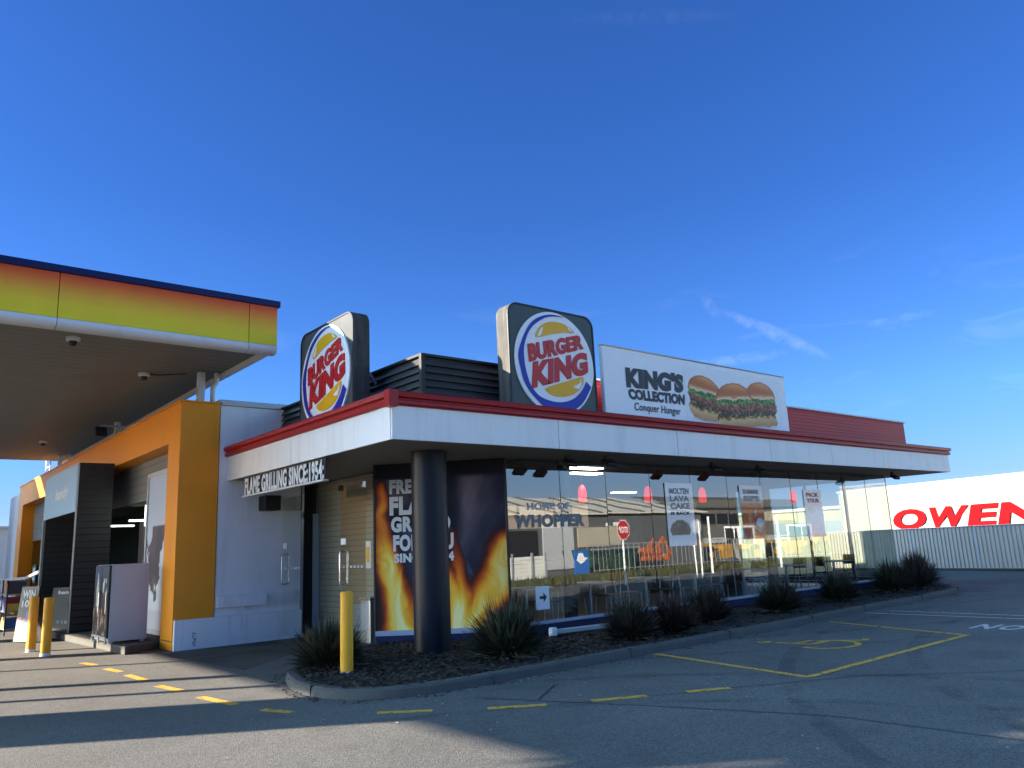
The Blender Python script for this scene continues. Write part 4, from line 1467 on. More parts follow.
tag(m.build('cable', BLACK), 'thin black cable along the canopy soffit to the corner posts', 'cable')
t = thing('floodlight_cluster', (5.0, 22.9, 5.25), 'pair of dark floodlights on the middle canopy post above the shop', 'floodlight')
m = MB(); m.bar((4.7, 22.8, 5.25), (5.3, 22.8, 5.25), 0.05, 0.05); m.build('bracket', GREYMET, t)
for xx in (4.72, 5.28):
    m = MB(); m.plate([(xx - .14, 22.6, 5.02), (xx + .14, 22.6, 5.02), (xx + .14, 22.75, 5.22), (xx - .14, 22.75, 5.22)], -0.12)
    m.build('lamp_head', BLACK if xx < 5 else PALEMET, t, bevel=0.015)

# ------------------------------------------------------------------ petrol station shop
shop = thing('petrol_station_shop', (6, 24, 0), 'petrol station shop with orange yellow frame, dark entry portal and grey slats under the canopy', 'shop')
SX, SY0, SY1 = 4.68, 15.80, 35.5
m = MB()
m.box(SX, SX + 0.76, SY0 - 0.02, SY0 + 0.72, 0.0, 4.70)         # near column
m.box(SX, SX + 0.76, SY0 + 0.70, SY1 - 0.998, 3.95, 4.70)        # beam
m.box(SX, SX + 0.76, SY1 - 0.998, SY1, 0.0, 4.70)               # far column
m.build('frame', ORANGE, shop, bevel=0.006)
m = MB()
m.box(SX - 0.02, SX + 0.8, SY0 - 0.04, SY1 + 0.02, 4.703, 4.735)
m.build('frame_capping', ORANGE, shop)
m = MB(); m.box(SX + 0.004, SX + 0.01, SY0 + 0.02, SY0 + 0.7, 0.20, 0.206); m.box(SX - 0.012, SX - 0.002, SY0, SY0 + 0.7, 0.16, 0.175)
m.build('frame_joint', BLACK, shop)
WX = 5.08
m = MB()
m.box(WX + 0.0, WX + 0.05, SY0 + 0.72, 24.6, 3.05, 3.95)
m.box(WX + 0.0, WX + 0.05, 25.0, SY1 - 1.0, 2.62, 3.95)
m.build('slatted_panel', ROLLER, shop)
m = MB()
m.face([(WX + 0.03, 19.1, 0.2), (WX + 0.03, 24.6, 0.2), (WX + 0.03, 24.6, 3.05), (WX + 0.03, 19.1, 3.05)][::-1])
m.build('window', SIDEGLASS, shop)
m = MB()
m.face([(WX + 0.03, 25.0, 0.2), (WX + 0.03, SY1 - 1.0, 0.2), (WX + 0.03, SY1 - 1.0, 2.62), (WX + 0.03, 25.0, 2.62)][::-1])
m.build('window', SIDEGLASS, shop)
m = MB()
for y in (19.1, 27.2, 29.8, 32.5):
    m = MB(); m.box(WX - 0.02, WX + 0.06, y - 0.03, y + 0.03, 0.15, 3.05 if y < 25 else 2.62)
    m.build('window_bar', PALEMET, shop)
m = MB()
m.box(7.6, 7.7, SY0 + 0.3, SY1, 0.1, 3.6)
m.box(5.2, 7.6, SY0 + 0.3, SY1, 3.5, 3.6)
m.box(5.2, 7.6, SY0 + 0.3, SY1, 0.1, 0.14)
m.build('interior_wall', DARKIN, shop)
for y in (19.8, 20.6, 21.6, 23.4, 26.5):
    m = MB(); m.box(5.7, 6.6, y - 0.04, y + 0.04, 2.75, 2.80); m.build('ceiling_light', LIGHTPANEL, shop)
m = MB()
for y in (17.6, 19.0, 20.4, 26, 28, 30):
    m = MB(); m.box(6.3, 6.7, y, y + 1.0, 0.15, 1.5)
    m.build('shop_shelf', mat('shop shelving', (0.16, 0.15, 0.14), 0.6, var=0.6, scale=5), shop)
m = MB(); m.box(5.45, 9.5, 15.99, 16.9, 3.9, 4.66); m.box(5.45, 7.6, 16.9, 35.5, 3.7, 4.6); m.build('roof', ROOFM, shop)
m = MB(); m.box(SX + 0.1, 8, SY1, SY1 + 3, 0, 4.5); m.build('end_wall', WALLW, shop)
# big framed poster beside the column
def poster_fn(u, v):
    col = lerp((226, 226, 234), (188, 200, 222), sst(0.3, 0.9, v))
    q = fbm(u * 3.1 + 1.7, v * 4.3 + 4)
    if 0.08 < v < 0.66 and q > 0.56 + 0.10 * abs(u - 0.5): col = lerp((70, 66, 78), (128, 110, 118), fbm(u * 9, v * 10))
    if v < 0.12: col = lerp(col, (206, 196, 214), 0.6)
    return col
pf = MB()
for a, b_ in (((WX - 0.06, 17.0, 0.20), (WX - 0.06, 17.0, 3.5)), ((WX - 0.06, 19.02, 0.20), (WX - 0.06, 19.02, 3.5))):
    pf.bar(a, b_, 0.09, 0.07)
pf.bar((WX - 0.06, 16.96, 3.54), (WX - 0.06, 19.06, 3.54), 0.07, 0.09)
pf.bar((WX - 0.06, 16.96, 0.20), (WX - 0.06, 19.06, 0.20), 0.07, 0.1)
po = pf.build('poster_frame', PALEMET, shop)
print_sheet('poster_print', (WX - 0.07, 18.98, 0.25), (0, -1.94, 0), (0, 0, 3.25), 40, 90, poster_fn, po)
m = MB(); m.box(WX - 0.05, WX - 0.0, 16.5, 19.05, 0.12, 3.52); m.build('poster_backing', GREYMET, shop)
# concrete step along the shop front
m = MB()
m.prism([(3.95, 16.05), (4.66, 16.55), (5.1, 16.55), (5.1, 22.2), (3.72, 22.2)], 0.0, 0.145)
st = m.build('concrete_step', mat('step concrete', (0.075, 0.073, 0.062), 0.9, var=0.3, scale=5, bump=0.3, stain=0.5, stain_rgb=(0.03, 0.034, 0.02)), shop, bevel=0.015)
# dark entry portal with the pale blue sign
m = MB()
m.box(3.92, 4.665, 20.80, 21.05, 0.10, 4.02)
m.box(3.92, 4.665, 24.70, 24.95, 0.02, 4.02)
m.box(3.93, 4.66, 21.052, 24.698, 2.90, 4.015)
m.build('portal', DARKCLAD, shop)
m = MB()
m.box(3.895, 3.918, 20.78, 20.83, 0.1, 4.03); m.box(3.895, 3.918, 24.90, 24.97, 0.02, 4.03); m.box(3.895, 3.918, 20.832, 24.898, 3.97, 4.03)
m.build('portal_edge', PALEMET, shop)
m = MB()
m.box(3.885, 3.925, 20.84, 24.88, 2.88, 3.965)
hs_ = m.build('name_panel', HANDYBLUE, shop)
m = MB()
text_on(m, 'handy', (3.884, 23.4, 3.60), (3.884, 23.4, 3.20), (3.884, 21.7, 3.20), (3.884, 21.7, 3.60), mat('bright white vinyl', (0.72, 0.88, 0.98), 0.5, var=0), bold=0.05, shear=0.25, thick=0.004)
m.build('lettering', None, hs_)
# window posters at the back
for y, c_ in ((33.6, 'a'), (31.0, 'b')):
    m = MB(); x = 4.7 if c_ == 'a' else 5.09
    m.box(WX - 0.03, WX - 0.01, y - 0.5, y + 0.2, 1.1, 1.75); m.build('window_notice', mat('green notice', (0.05, 0.14, 0.10), 0.5), shop)
    m = MB(); m.box(WX - 0.035, WX - 0.031, y - 0.4, y + 0.1, 1.2, 1.65); m.build('window_notice_print', LETTERW, shop)
# dark panel and gold swoosh standing in for a sign's reflection in the window
m = MB(); m.box(5.35, 5.38, 19.7, 20.7, 1.75, 2.45)
bn = m.build('reflection_panel', mat('navy reflection panel', (0.010, 0.012, 0.035), 0.5), shop)
m = MB(); m.use(LYEL)
m.plate([(5.345, 20.35, 2.0), (5.345, 19.85, 2.05), (5.345, 19.85, 2.12), (5.345, 20.2, 2.10)], -0.004)
m.plate([(5.345, 20.3, 2.22), (5.345, 19.95, 2.3), (5.345, 19.95, 2.36), (5.345, 20.4, 2.27), (5.345, 20.2, 2.1), (5.345, 20.05, 2.1)], -0.004)
m.build('reflection_swoosh', None, bn)
m = MB(); m.box(5.36, 5.38, 19.5, 20.6, 2.5, 3.0); m.build('glowing_panel', LIGHTPANEL, shop)  # self-lit upright panel inside the shop window
m = MB(); m.box(5.36, 5.38, 20.0, 20.7, 0.9, 1.7); m.build('window_poster', mat('teal poster', (0.10, 0.30, 0.32), 0.5, var=0.5, scale=6), shop)
# colourful sheet seen through the portal
def strip_fn(u, v):
    if v > 0.78: return (196, 214, 226)
    if v > 0.58: return (120, 44, 60)
    if v > 0.36: return lerp((196, 170, 60), (110, 150, 90), u)
    return lerp((40, 110, 176), (120, 190, 226), fbm(u * 4, v * 8))
print_sheet('window_print', (WX - 0.005, 24.68, 0.9), (0, -1.6, 0), (0, 0, 1.95), 16, 40, strip_fn, shop)
# safety ladder and conduits on the shop roof
lad = thing('roof_ladder', (5.0, 31.8, 4.73), 'slim white roof ladder standing behind the lit end of the orange beam', 'ladder')
m = MB()
m.tube([(5.1, 32.1, 4.73), (5.1, 32.1, 6.6)], 0.025, 8); m.build('rail', CANTRIM, lad)
m = MB(); m.tube([(5.1, 32.9, 4.73), (5.1, 32.9, 6.6)], 0.025, 8); m.build('rail', CANTRIM, lad)
m = MB()
for k_ in range(6): m.bar((5.1, 32.12, 4.9 + 0.28 * k_), (5.1, 32.88, 4.9 + 0.28 * k_), 0.025, 0.025)
m.build('rungs', CANTRIM, lad)

# ------------------------------------------------------------------ bollards
def bollard_proto():
    t = thing('bollard', (0, 0, 0), 'x', 'bollard', 'yellow bollards')
    m = MB(); m.lathe([(0.085, 0.0), (0.085, 1.035), (0.078, 1.055), (0.05, 1.064), (0.005, 1.066)], (0, 0, 0), 24)
    m.build('post', BOLL, t, smooth=True, local=True)
    m = MB(); m.lathe([(0.0895, 0.0), (0.0895, 0.045), (0.086, 0.05)], (0, 0, 0), 24)
    m.build('base_band', PLINTHW, t, smooth=True, local=True)
    return t
b0 = bollard_proto()
for i, (x, y, z, lab) in enumerate([(5.13, 9.80, 0.06, 'orange yellow bollard in the planted bed beside the kerb nose'), (2.93, 17.5, 0, 'yellow bollard on the forecourt, right one of the pair by the shop step'), (2.87, 18.7, 0, 'yellow bollard on the forecourt, left one of the pair by the black board')]):
    o = b0 if i == 0 else copy_tree(b0)
    o.location = (x, y, z); o['label'] = lab

# ------------------------------------------------------------------ shop front clutter
fz = thing('ice_freezer', (4.3, 17.4, 0.145), 'grey sided outdoor display cabinet with two picture doors on the concrete step', 'cabinet')
m = MB(); m.box(3.84, 4.52, 16.82, 17.98, 0.185, 1.62); m.build('cabinet', mat('cabinet grey', (0.46, 0.47, 0.49), 0.42, 0.1, var=0.06, stain=0.2, stain_rgb=(0.3, 0.3, 0.3)), fz, bevel=0.012)
def door_fn(seed):
    def f(u, v):
        bg_ = lerp((20, 24, 30), (44, 70, 98), sst(0.45, 1, v))
        q = fbm(u * 5 + seed, v * 9 + seed)
        if v > 0.40 and abs(u - 0.5) < 0.20 - 0.15 * sst(0.6, 0.92, v) and v < 0.90: return lerp((150, 150, 148), (214, 216, 214), q) if seed < 5 else lerp((34, 40, 52), (150, 140, 132), sst(0.5, 0.7, q))
        if seed > 5 and 0.62 < v < 0.82 and 0.2 < u < 0.8 and q > 0.42: return (222, 224, 222)
        if v < 0.38 and q > 0.52: return lerp((140, 90, 70), (220, 200, 190), vnoise(u * 14 + seed, v * 22))
        return bg_
    return f
for k_, (y1, seed) in enumerate(((17.97, 3), (17.39, 8))):
    m = MB(); m.box(3.80, 3.838, y1 - 0.56, y1, 0.26, 1.61); d_ = m.build('door', BLACK, fz, bevel=0.006)
    print_sheet('door_print', (3.797, y1 - 0.03, 0.30), (0, -0.50, 0), (0, 0, 1.28), 24, 54, door_fn(seed), d_)
    h = MB(); h.tube([(3.795, y1 - 0.54, 0.7), (3.77, y1 - 0.54, 0.72), (3.77, y1 - 0.54, 1.1), (3.795, y1 - 0.54, 1.12)], 0.012, 8); h.build('handle', STEEL, d_)
for x in (3.9, 4.46):
    for y in (16.9, 17.9):
        m = MB(); m.box(x - 0.03, x + 0.03, y - 0.03, y + 0.03, 0.146, 0.184); m.build('foot', PALEMET, fz)
m = MB(); m.bar((3.80, 16.85, 0.27), (3.80, 17.96, 0.27), 0.03, 0.03); m.bar((3.8, 16.85, 0.27), (3.8, 16.85, 0.15), 0.025, 0.025); m.bar((3.8, 17.4, 0.27), (3.8, 17.4, 0.15), 0.025, 0.025); m.bar((3.8, 17.95, 0.27), (3.8, 17.95, 0.15), 0.025, 0.025)
m.build('front_rail', PALEMET, fz)

def board(name, x, y, w, h, rz, label, cat, lines, col, txt):
    t = thing(name, (x, y, 0), label, cat)
    t.rotation_euler.z = rz
    m = MB(); m.plate([(-w / 2, 0, 0.02), (w / 2, 0, 0.02), (w / 2, 0.12, h), (-w / 2, 0.12, h)], -0.03)
    pm = m.build('panel', col, t, bevel=0.008, local=True)
    m = MB(); m.plate([(w / 2, 0.42, 0.0), (-w / 2, 0.42, 0.0), (-w / 2, 0.165, h - 0.03), (w / 2, 0.165, h - 0.03)], -0.02)
    m.build('rear_panel', col, t, local=True)
    m = MB()
    for body, u0_, u1_, v0_, v1_, mm in lines:
        def q(u, v): return Vector((-w / 2 + w * u, 0.02 + 0.10 * v - 0.012, 0.02 + (h - 0.02) * v))
        text_on(m, body, q(u0_, v1_), q(u0_, v0_), q(u1_, v0_), q(u1_, v1_), mm, bold=0.035, lift=0.002, thick=0.002)
    m.build('lettering', None, pm, local=True)
    if w < 0.8:
        m = MB(); m.plate([(-w / 2 + 0.01, 0.012, 0.05), (w / 2 - 0.01, 0.012, 0.05), (w / 2 - 0.01, 0.042, 0.40), (-w / 2 + 0.01, 0.042, 0.40)], 0.004)
        m.build('lower_panel', mat('pink beige print', (0.40, 0.30, 0.27), 0.5, var=0.3, scale=12), pm, local=True)
        m = MB(); m.plate([(0.0, 0.036, 0.46), (w / 2 - 0.03, 0.036, 0.46), (w / 2 - 0.03, 0.056, 0.68), (0.0, 0.056, 0.68)], 0.004)
        m.build('picture_panel', mat('blue print', (0.04, 0.10, 0.30), 0.5, var=0.4, scale=14), pm, local=True)
    return t
# boards face the forecourt (towards -X): rotate the local -Y face to -X
board('pavement_board', 3.05, 21.1, 0.62, 1.22, R(-90 + 25), 'slim black pavement board lettered WIN beside the left bollard', 'sign board',
      [('WIN', 0.15, 0.85, 0.78, 0.93, LETTERW), ('10k', 0.18, 0.85, 0.62, 0.75, LETTERW), ('- - -', 0.15, 0.85, 0.40, 0.44, LRED)], mat('black board', (0.03, 0.026, 0.027), 0.5, var=0.3), None)
board('pavement_board', 4.15, 22.75, 1.0, 1.12, R(-90 + 35), 'wide black pavement board with a white heading inside the dark portal', 'sign board',
      [('handy', 0.2, 0.75, 0.82, 0.93, LETTERW), ('$16', 0.25, 0.6, 0.18, 0.28, mat('dim chalk', (0.25, 0.24, 0.23), 0.7))], BLACK, None)
def rack(x, y, label, seed):
    t = thing('display_rack', (x, y, 0), label, 'display rack', 'display racks outside the shop')
    m = MB()
    for dx in (-0.25, 0.25):
        for dy in (-0.4, 0.4): m.bar((x + dx, y + dy, 0), (x + dx, y + dy, 1.35), 0.03, 0.03)
    m.build('frame', BLACK, t)
    for i in range(3):
        m = MB(); m.box(x - 0.26, x + 0.26, y - 0.41, y + 0.41, 0.14 + i * 0.42, 0.17 + i * 0.42); sh = m.build('shelf', GREYMET, t)
        rq = random.Random(seed + i)
        m = MB()
        mats_ = [mat('pack red', (0.35, 0.03, 0.03), 0.4), mat('pack white', (0.6, 0.6, 0.6), 0.4), mat('pack blue', (0.04, 0.09, 0.3), 0.4), mat('pack yellow', (0.6, 0.42, 0.05), 0.4), mat('pack dark', (0.04, 0.04, 0.045), 0.4)]
        yy = y - 0.39
        while yy < y + 0.30:
            w = rq.uniform(0.08, 0.18); h = rq.uniform(0.16, 0.34)
            m.use(rq.choice(mats_)).box(x - 0.24, x + 0.15, yy, yy + w, 0.172 + i * 0.42, 0.172 + i * 0.42 + h)
            yy += w + 0.015
        m.build('packs', None, sh)
    return t
rack(3.3, 24.2, 'crowded display rack with mixed packs left of the WIN board', 3)
rack(2.95, 26.2, 'crowded display rack farther back at the left picture edge', 9)
t = thing('awning_pipe', (4.3, 33.0, 2.3), 'slanting grey metal handrail in front of the far shop window', 'rail')
m = MB(); m.tube([(3.9, 27.0, 1.35), (4.1, 24.98, 1.62)], 0.05, 10); m.tube([(3.9, 27.0, 1.35), (3.5, 30.5, 1.25)], 0.05, 10)
m.build('rail', PALEMET, t)
m = MB(); m.tube([(3.9, 27.0, 0), (3.9, 27.0, 1.33)], 0.04, 8); m.tube([(3.5, 30.5, 0), (3.5, 30.5, 1.23)], 0.04, 8); m.build('rail_post', PALEMET, t)
# distant grey shed beyond the forecourt
sd = thing('distant_shed', (0, 75, 0), 'plain pale grey shed far beyond the forecourt at the left edge', 'shed')
m = MB(); m.box(-14, 9.2, 60, 75, 0, 4.2); m.build('wall', mat_stripes('pale grey cladding', (0.42, 0.43, 0.45), 'X', 0.4, 0.6, 0.4, 0.85), sd)
m = MB(); m.prism([(-14.3, 59.7), (9.5, 59.7), (9.5, 75.3), (-14.3, 75.3)], 4.203, 4.35); m.build('roof', ROOFM, sd)

# bin by the entrance
t = thing('litter_bin', (7.4, 13.3, 0.06), 'short ribbed steel litter bin behind the glass at the entrance', 'bin')
m = MB(); m.box(7.10, 7.45, 12.70, 13.05, 0.06, 0.80)
m.build('body', mat_stripes('ribbed steel', (0.55, 0.55, 0.55), 'Y', 0.09, 0.3, 0.7, 0.5, 0.8), t, bevel=0.02)
m = MB(); m.box(7.08, 7.47, 12.68, 13.07, 0.803, 0.84); m.build('lid', STEEL, t, bevel=0.01)

# white lying light batten in the bed
t = thing('ground_light', (9.9, 10.2, 0.1), 'low white tube light with rounded end cap lying on the bark by the blue base', 'garden light')
m = MB(); m.bar((9.28, 10.28, 0.17), (10.6, 10.22, 0.16), 0.10, 0.08); m.build('batten', PALEMET, t, bevel=0.015)
m = MB(); m.lathe([(0.01, -0.06), (0.07, -0.055), (0.075, 0.0), (0.075, 0.05), (0.06, 0.075), (0.01, 0.08)], (9.22, 10.28, 0.17), 16); m.build('end_cap', LWHITE, t, smooth=True)

# ------------------------------------------------------------------ plants
def flax_mesh(seed, n_, rad, h, red):
    rq = random.Random(seed)
    mb = MB()
    for i in range(n_):
        a = rq.uniform(0, 2 * math.pi)
        dead = rq.random() < 0.11
        ln = h * rq.uniform(0.74, 1.0)
        el = math.acos(1 - rq.random() ** 0.85 * 0.80) if not dead else rq.uniform(1.2, 1.55)
        bend = rq.uniform(0.05, 0.42) * (0.4 + el) + (0.4 if dead else 0)
        if dead: ln *= rq.uniform(0.5, 0.85)
        w = rq.uniform(0.016, 0.032)
        bx_ = rq.gauss(0, 0.075) + 0.06 * math.cos(a); by_ = rq.gauss(0, 0.075) + 0.06 * math.sin(a)
        m_ = DEADL if dead else (FLAXR if rq.random() < red else FLAXG)
        mb.use(m_)
        d = Vector((math.cos(a), math.sin(a), 0)); s = Vector((-d.y, d.x, 0))
        twist = rq.uniform(-0.7, 0.7)
        s = (s * math.cos(twist) + Vector((0, 0, 1)) * math.sin(twist) * 0.6).normalized()
        p = Vector((bx_, by_, 0.0)); L = []; ns = 5
        for k_ in range(ns + 1):
            f = k_ / ns
            ww = w * (0.7 + 0.5 * f if f < 0.45 else 0.95 * (1 - f) / 0.55 + 0.02)
            L.append((p - s * ww, p + s * ww))
            an = el + bend * f * f
            p = p + (d * math.sin(an) + Vector((0, 0, 1)) * math.cos(an)) * ln / ns
            if p.z < 0.02: p.z = 0.02
        P = []; F = []
        for l_, r_ in L: P += [l_, r_]
        for k_ in range(ns): F.append((2 * k_, 2 * k_ + 1, 2 * k_ + 3, 2 * k_ + 2))
        mb.mesh(P, F)
    return mb
PL = [(5.20, 10.45, 0.98, 0.74, 0.05, 1, 'dark green spiky plant behind the yellow bollard at the kerb nose'),
      (7.20, 9.02, 1.16, 0.92, 0.0, 2, 'largest dark green spiky tuft in front of the flame poster'),
      (9.62, 8.90, 0.95, 0.78, 0.45, 3, 'dark bronze spiky plant below the stop sign reflection'),
      (10.62, 8.85, 0.90, 0.74, 0.85, 4, 'reddest bronze spiky plant, right of the one below the stop sign reflection'),
      (12.20, 9.35, 0.95, 0.82, 0.45, 5, 'dark spiky plant in front of the glass between the two hanging posters'),
      (14.50, 9.30, 1.00, 0.80, 0.3, 6, 'dark spiky plant just right of the orange hanging poster'),
      (17.20, 9.50, 0.98, 0.80, 0.3, 7, 'dark spiky plant below the far reddish hanging poster'),
      (19.90, 9.55, 1.15, 0.98, 0.15, 8, 'bushy dark plant at the far glass corner, left of the last two'),
      (21.20, 9.55, 1.0, 1.10, 0.5, 9, 'taller bronze spiky plant near the far end of the bed'),
      (22.20, 9.95, 1.25, 1.08, 0.0, 10, 'last dark green spiky plant at the far end of the bed')]
for x, y, dia, h, red, seed, lab in PL:
    sc_ = h * 1.02
    mb = flax_mesh(seed, 1250 if seed in (1, 2) else 950, dia / 2, sc_, red)
    o = mb.build('flax_plant', None, None)
    o.location = (x, y, 0.10)
    o.rotation_euler.z = seed * 1.3
    f = dia / 2 / (0.86 * sc_)
    o.scale = (f, f, 1.0)
    tag(o, lab, 'plant', 'spiky plants in the restaurant bed')

# ------------------------------------------------------------------ inside the restaurant
def table(x, y, label):
    t = thing('cafe_table', (x, y, 0.1), label, 'table', 'tables behind the restaurant glass')
    m = MB(); m.box(-0.38, 0.38, -0.38, 0.38, 0.71, 0.74); m.build('table_top', TABTOP, t, bevel=0.008, local=True)
    m = MB(); m.cyl((0, 0, 0.03), (0, 0, 0.709), 0.035, 12); m.build('pedestal', LEGW, t, smooth=True, local=True)
    m = MB(); m.lathe([(0.24, 0), (0.24, 0.015), (0.04, 0.035)], (0, 0, 0), 20); m.build('base', LEGW, t, local=True)
    return t
def chair_proto():
    t = thing('cafe_chair', (0, 0, 0.1), 'x', 'chair', 'chairs behind the restaurant glass')
    m = MB(); m.box(-0.2, 0.2, -0.2, 0.2, 0.44, 0.47); m.build('seat', WOODTOP, t, bevel=0.01, local=True)
    m = MB(); m.plate([(-0.19, 0.2, 0.62), (0.19, 0.2, 0.62), (0.19, 0.24, 0.88), (-0.19, 0.24, 0.88)], 0.015); m.build('backrest', WOODTOP, t, local=True)
    for sx in (-1, 1):
        m = MB(); m.tube([(sx * 0.18, -0.18, 0.44), (sx * 0.2, -0.21, 0)], 0.012, 8); m.build('leg', LEGW, t, local=True)
        m = MB(); m.tube([(sx * 0.18, 0.25, 0.87), (sx * 0.18, 0.19, 0.46), (sx * 0.2, 0.23, 0)], 0.012, 8); m.build('leg', LEGW, t, local=True)
    return t
ch0 = chair_proto()
first = True
names = ['nearest the flame poster', 'left of the stop sign reflection', 'left of the pale blue hanging poster', 'between pale blue and orange posters', 'just right of the orange hanging poster', 'left of the far reddish hanging poster', 'at the far glass corner']
for i, x in enumerate((9.9, 11.6, 13.3, 15.0, 16.9, 18.8, 21.2)):
    y = 11.75
    table(x, y, 'pale topped cafe table behind the glass, ' + names[i])
    for dx, rz, sd_ in ((-0.52, R(90), 'left'), (0.52, R(-90), 'right')):
        if first: o = ch0; first = False
        else: o = copy_tree(ch0)
        o.location = (x + dx, y + 0.03 * ((i * 7) % 3 - 1), 0.1); o.rotation_euler.z = rz + 0.2 * ((i * 5) % 3 - 1)
        o['label'] = 'cafe chair at the %s of the table %s' % (sd_, names[i])
for x, lab in ((12.1, 'glowing red pendant lamp left of the stop sign reflection'), (14.25, 'glowing red pendant lamp just left of the pale blue hanging poster'), (16.3, 'glowing red pendant lamp just right of the pale blue hanging poster'), (20.45, 'glowing red pendant lamp beside the far reddish hanging poster')):
    t = thing('pendant_lamp', (x, 12.3, 3.09), lab, 'lamp', 'red pendant lamps inside the restaurant')
    m = MB(); m.lathe([(0.03, 0.20), (0.075, 0.14), (0.095, 0.02), (0.095, -0.12), (0.085, -0.17), (0.02, -0.18)], (x, 12.3, 2.66), 18); m.build('lamp_shade', REDLAMP, t, smooth=True)
    m = MB(); m.cyl((x, 12.3, 2.85), (x, 12.3, 3.09), 0.006, 6); m.build('cord', BLACK, t)
def hposter(x0, x1, z0, z1, fn, label, txt):
    t = thing('hanging_poster', ((x0 + x1) / 2, GY - 0.02, z1), label, 'poster')
    print_sheet('print', (x0, GY - 0.022, z0), (x1 - x0, 0, 0), (0, 0, z1 - z0), 30, 50, fn, t, GLOSSY)
    m = MB(); m.box(x0, x1, GY - 0.020, GY - 0.014, z0, z1); m.build('backing', LETTERW, t)
    m = MB()
    for body, v0, v1, mm in txt:
        def q(u, v): return Vector((x0 + (x1 - x0) * u, GY - 0.0225, z0 + (z1 - z0) * v))
        text_on(m, body, q(0.14, v1), q(0.14, v0), q(0.86, v0), q(0.86, v1), mm, bold=0.05, lift=0.001, thick=0.001)
    m.build('lettering', None, t)
INKB = mat('steel blue ink', (0.26, 0.30, 0.32), 0.6)
def fa(u, v):
    e = ((u - 0.45) / 0.36) ** 2 + ((v - 0.25) / 0.16) ** 2
    if e < 1 and v > 0.16: return lerp((40, 44, 48), (110, 116, 120), fbm(u * 8, v * 9))
    return lerp((250, 248, 244), (232, 236, 234), v)
def fb(u, v):
    if v > 0.66: return (196, 190, 182)
    q = fbm(u * 5 + 3, v * 6)
    if ((u - 0.78) / 0.16) ** 2 + ((v - 0.30) / 0.09) ** 2 < 1: return (214, 224, 224)
    return lerp((206, 112, 66), (150, 84, 62), sst(0.4, 0.65, q)) if q < 0.62 else (212, 160, 140)
def fc(u, v):
    if v > 0.62: return lerp((196, 160, 158), (214, 186, 180), fbm(u * 6, v * 6))
    q = fbm(u * 4, v * 5 + 2)
    return lerp((206, 220, 228), (196, 170, 150), sst(0.5, 0.7, q) * (1 if v > 0.3 else 0.3))
hposter(13.07, 13.98, 1.47, 2.79, fa, 'pale blue hanging poster with grey heading behind the glass', [('MOLTEN', 0.82, 0.92, INKB), ('LAVA', 0.70, 0.80, INKB), ('CAKE', 0.58, 0.68, INKB), ('IS BACK', 0.49, 0.54, INK)])
hposter(15.72, 16.62, 1.54, 2.77, fb, 'orange brown hanging poster with white burst behind the glass', [('SUMMER', 0.84, 0.93, mat('pale ink', (0.33, 0.30, 0.28), 0.6)), ('SIPS', 0.70, 0.81, mat('pale ink', (0.33, 0.30, 0.28), 0.6))])
hposter(18.46, 19.30, 1.52, 2.71, fc, 'far pale hanging poster with reddish heading behind the glass', [('PICK', 0.84, 0.93, mat('rose ink', (0.42, 0.16, 0.17), 0.6)), ('YOUR', 0.72, 0.81, mat('rose ink', (0.42, 0.16, 0.17), 0.6))])
# faint window lettering on the first panes
dk = thing('window_lettering', (9.8, GY - 0.01, 2.0), 'large grey window lettering reading WHOPPER on the panes beside the flame poster', 'lettering')
m = MB()
WHIN = mat('window film grey', (0.18, 0.20, 0.205), 0.6)
text_on(m, 'WHOPPER', (8.92, GY - 0.006, 2.16), (8.92, GY - 0.006, 1.93), (10.66, GY - 0.006, 1.93), (10.66, GY - 0.006, 2.17), WHIN, bold=0.06, thick=0.001)
m.build('heading', None, dk)
m = MB(); text_on(m, 'HOME OF', (9.25, GY - 0.006, 2.37), (9.25, GY - 0.006, 2.24), (10.3, GY - 0.006, 2.25), (10.3, GY - 0.006, 2.38), mat('pale window film', (0.50, 0.50, 0.48), 0.6), bold=0.03, thick=0.001)
m.build('small_heading', None, dk)
ar = thing('arrow_notice', (9.5, GY - 0.01, 0.7), 'small white window notice with a black arrow pointing right, low beside the big tuft', 'notice')
m = MB(); m.box(9.34, 9.66, GY - 0.012, GY - 0.008, 0.50, 0.90); m.build('card', LWHITE, ar)
m = MB(); m.use(BLACK).plate([(9.43, GY - 0.0125, 0.68), (9.52, GY - 0.0125, 0.68), (9.52, GY - 0.0125, 0.62), (9.60, GY - 0.0125, 0.705), (9.52, GY - 0.0125, 0.79), (9.52, GY - 0.0125, 0.73), (9.43, GY - 0.0125, 0.73)], 0.002); m.build('arrow', None, ar)

# ------------------------------------------------------------------ fence, trailer and what lies beyond
fd = Vector((-0.24, -1.0, 0)).normalized(); fnr = Vector((-fd.y, fd.x, 0))
FO = Vector((33.2, 18.5, 0)); FL_ = 13.0
def fp(s, o, z): return FO + fd * s - fnr * o + Vector((0, 0, z))
fe = thing('grey_fence', FO, 'grey vertical sheet metal fence in shade in front of the white trailer', 'fence')
m = MB()
P = []; k_ = 0
pts = []
s = 0.0
while s < FL_:
    for ds, o in ((0, 0), (0.10, 0), (0.118, 0.028), (0.142, 0.028), (0.16, 0)):
        pts.append((s + ds, o))
    s += 0.16
P = [fp(a, o, 0.10) for a, o in pts] + [fp(a, o, 1.60) for a, o in pts]
n_ = len(pts)
m.mesh(P, [(i, i + 1, n_ + i + 1, n_ + i) for i in range(n_ - 1)])
m.build('sheeting', mat('grey fence sheet', (0.44, 0.35, 0.29), 0.5, 0.1, var=0.08, stain=0.25, stain_rgb=(0.25, 0.24, 0.22)), fe)
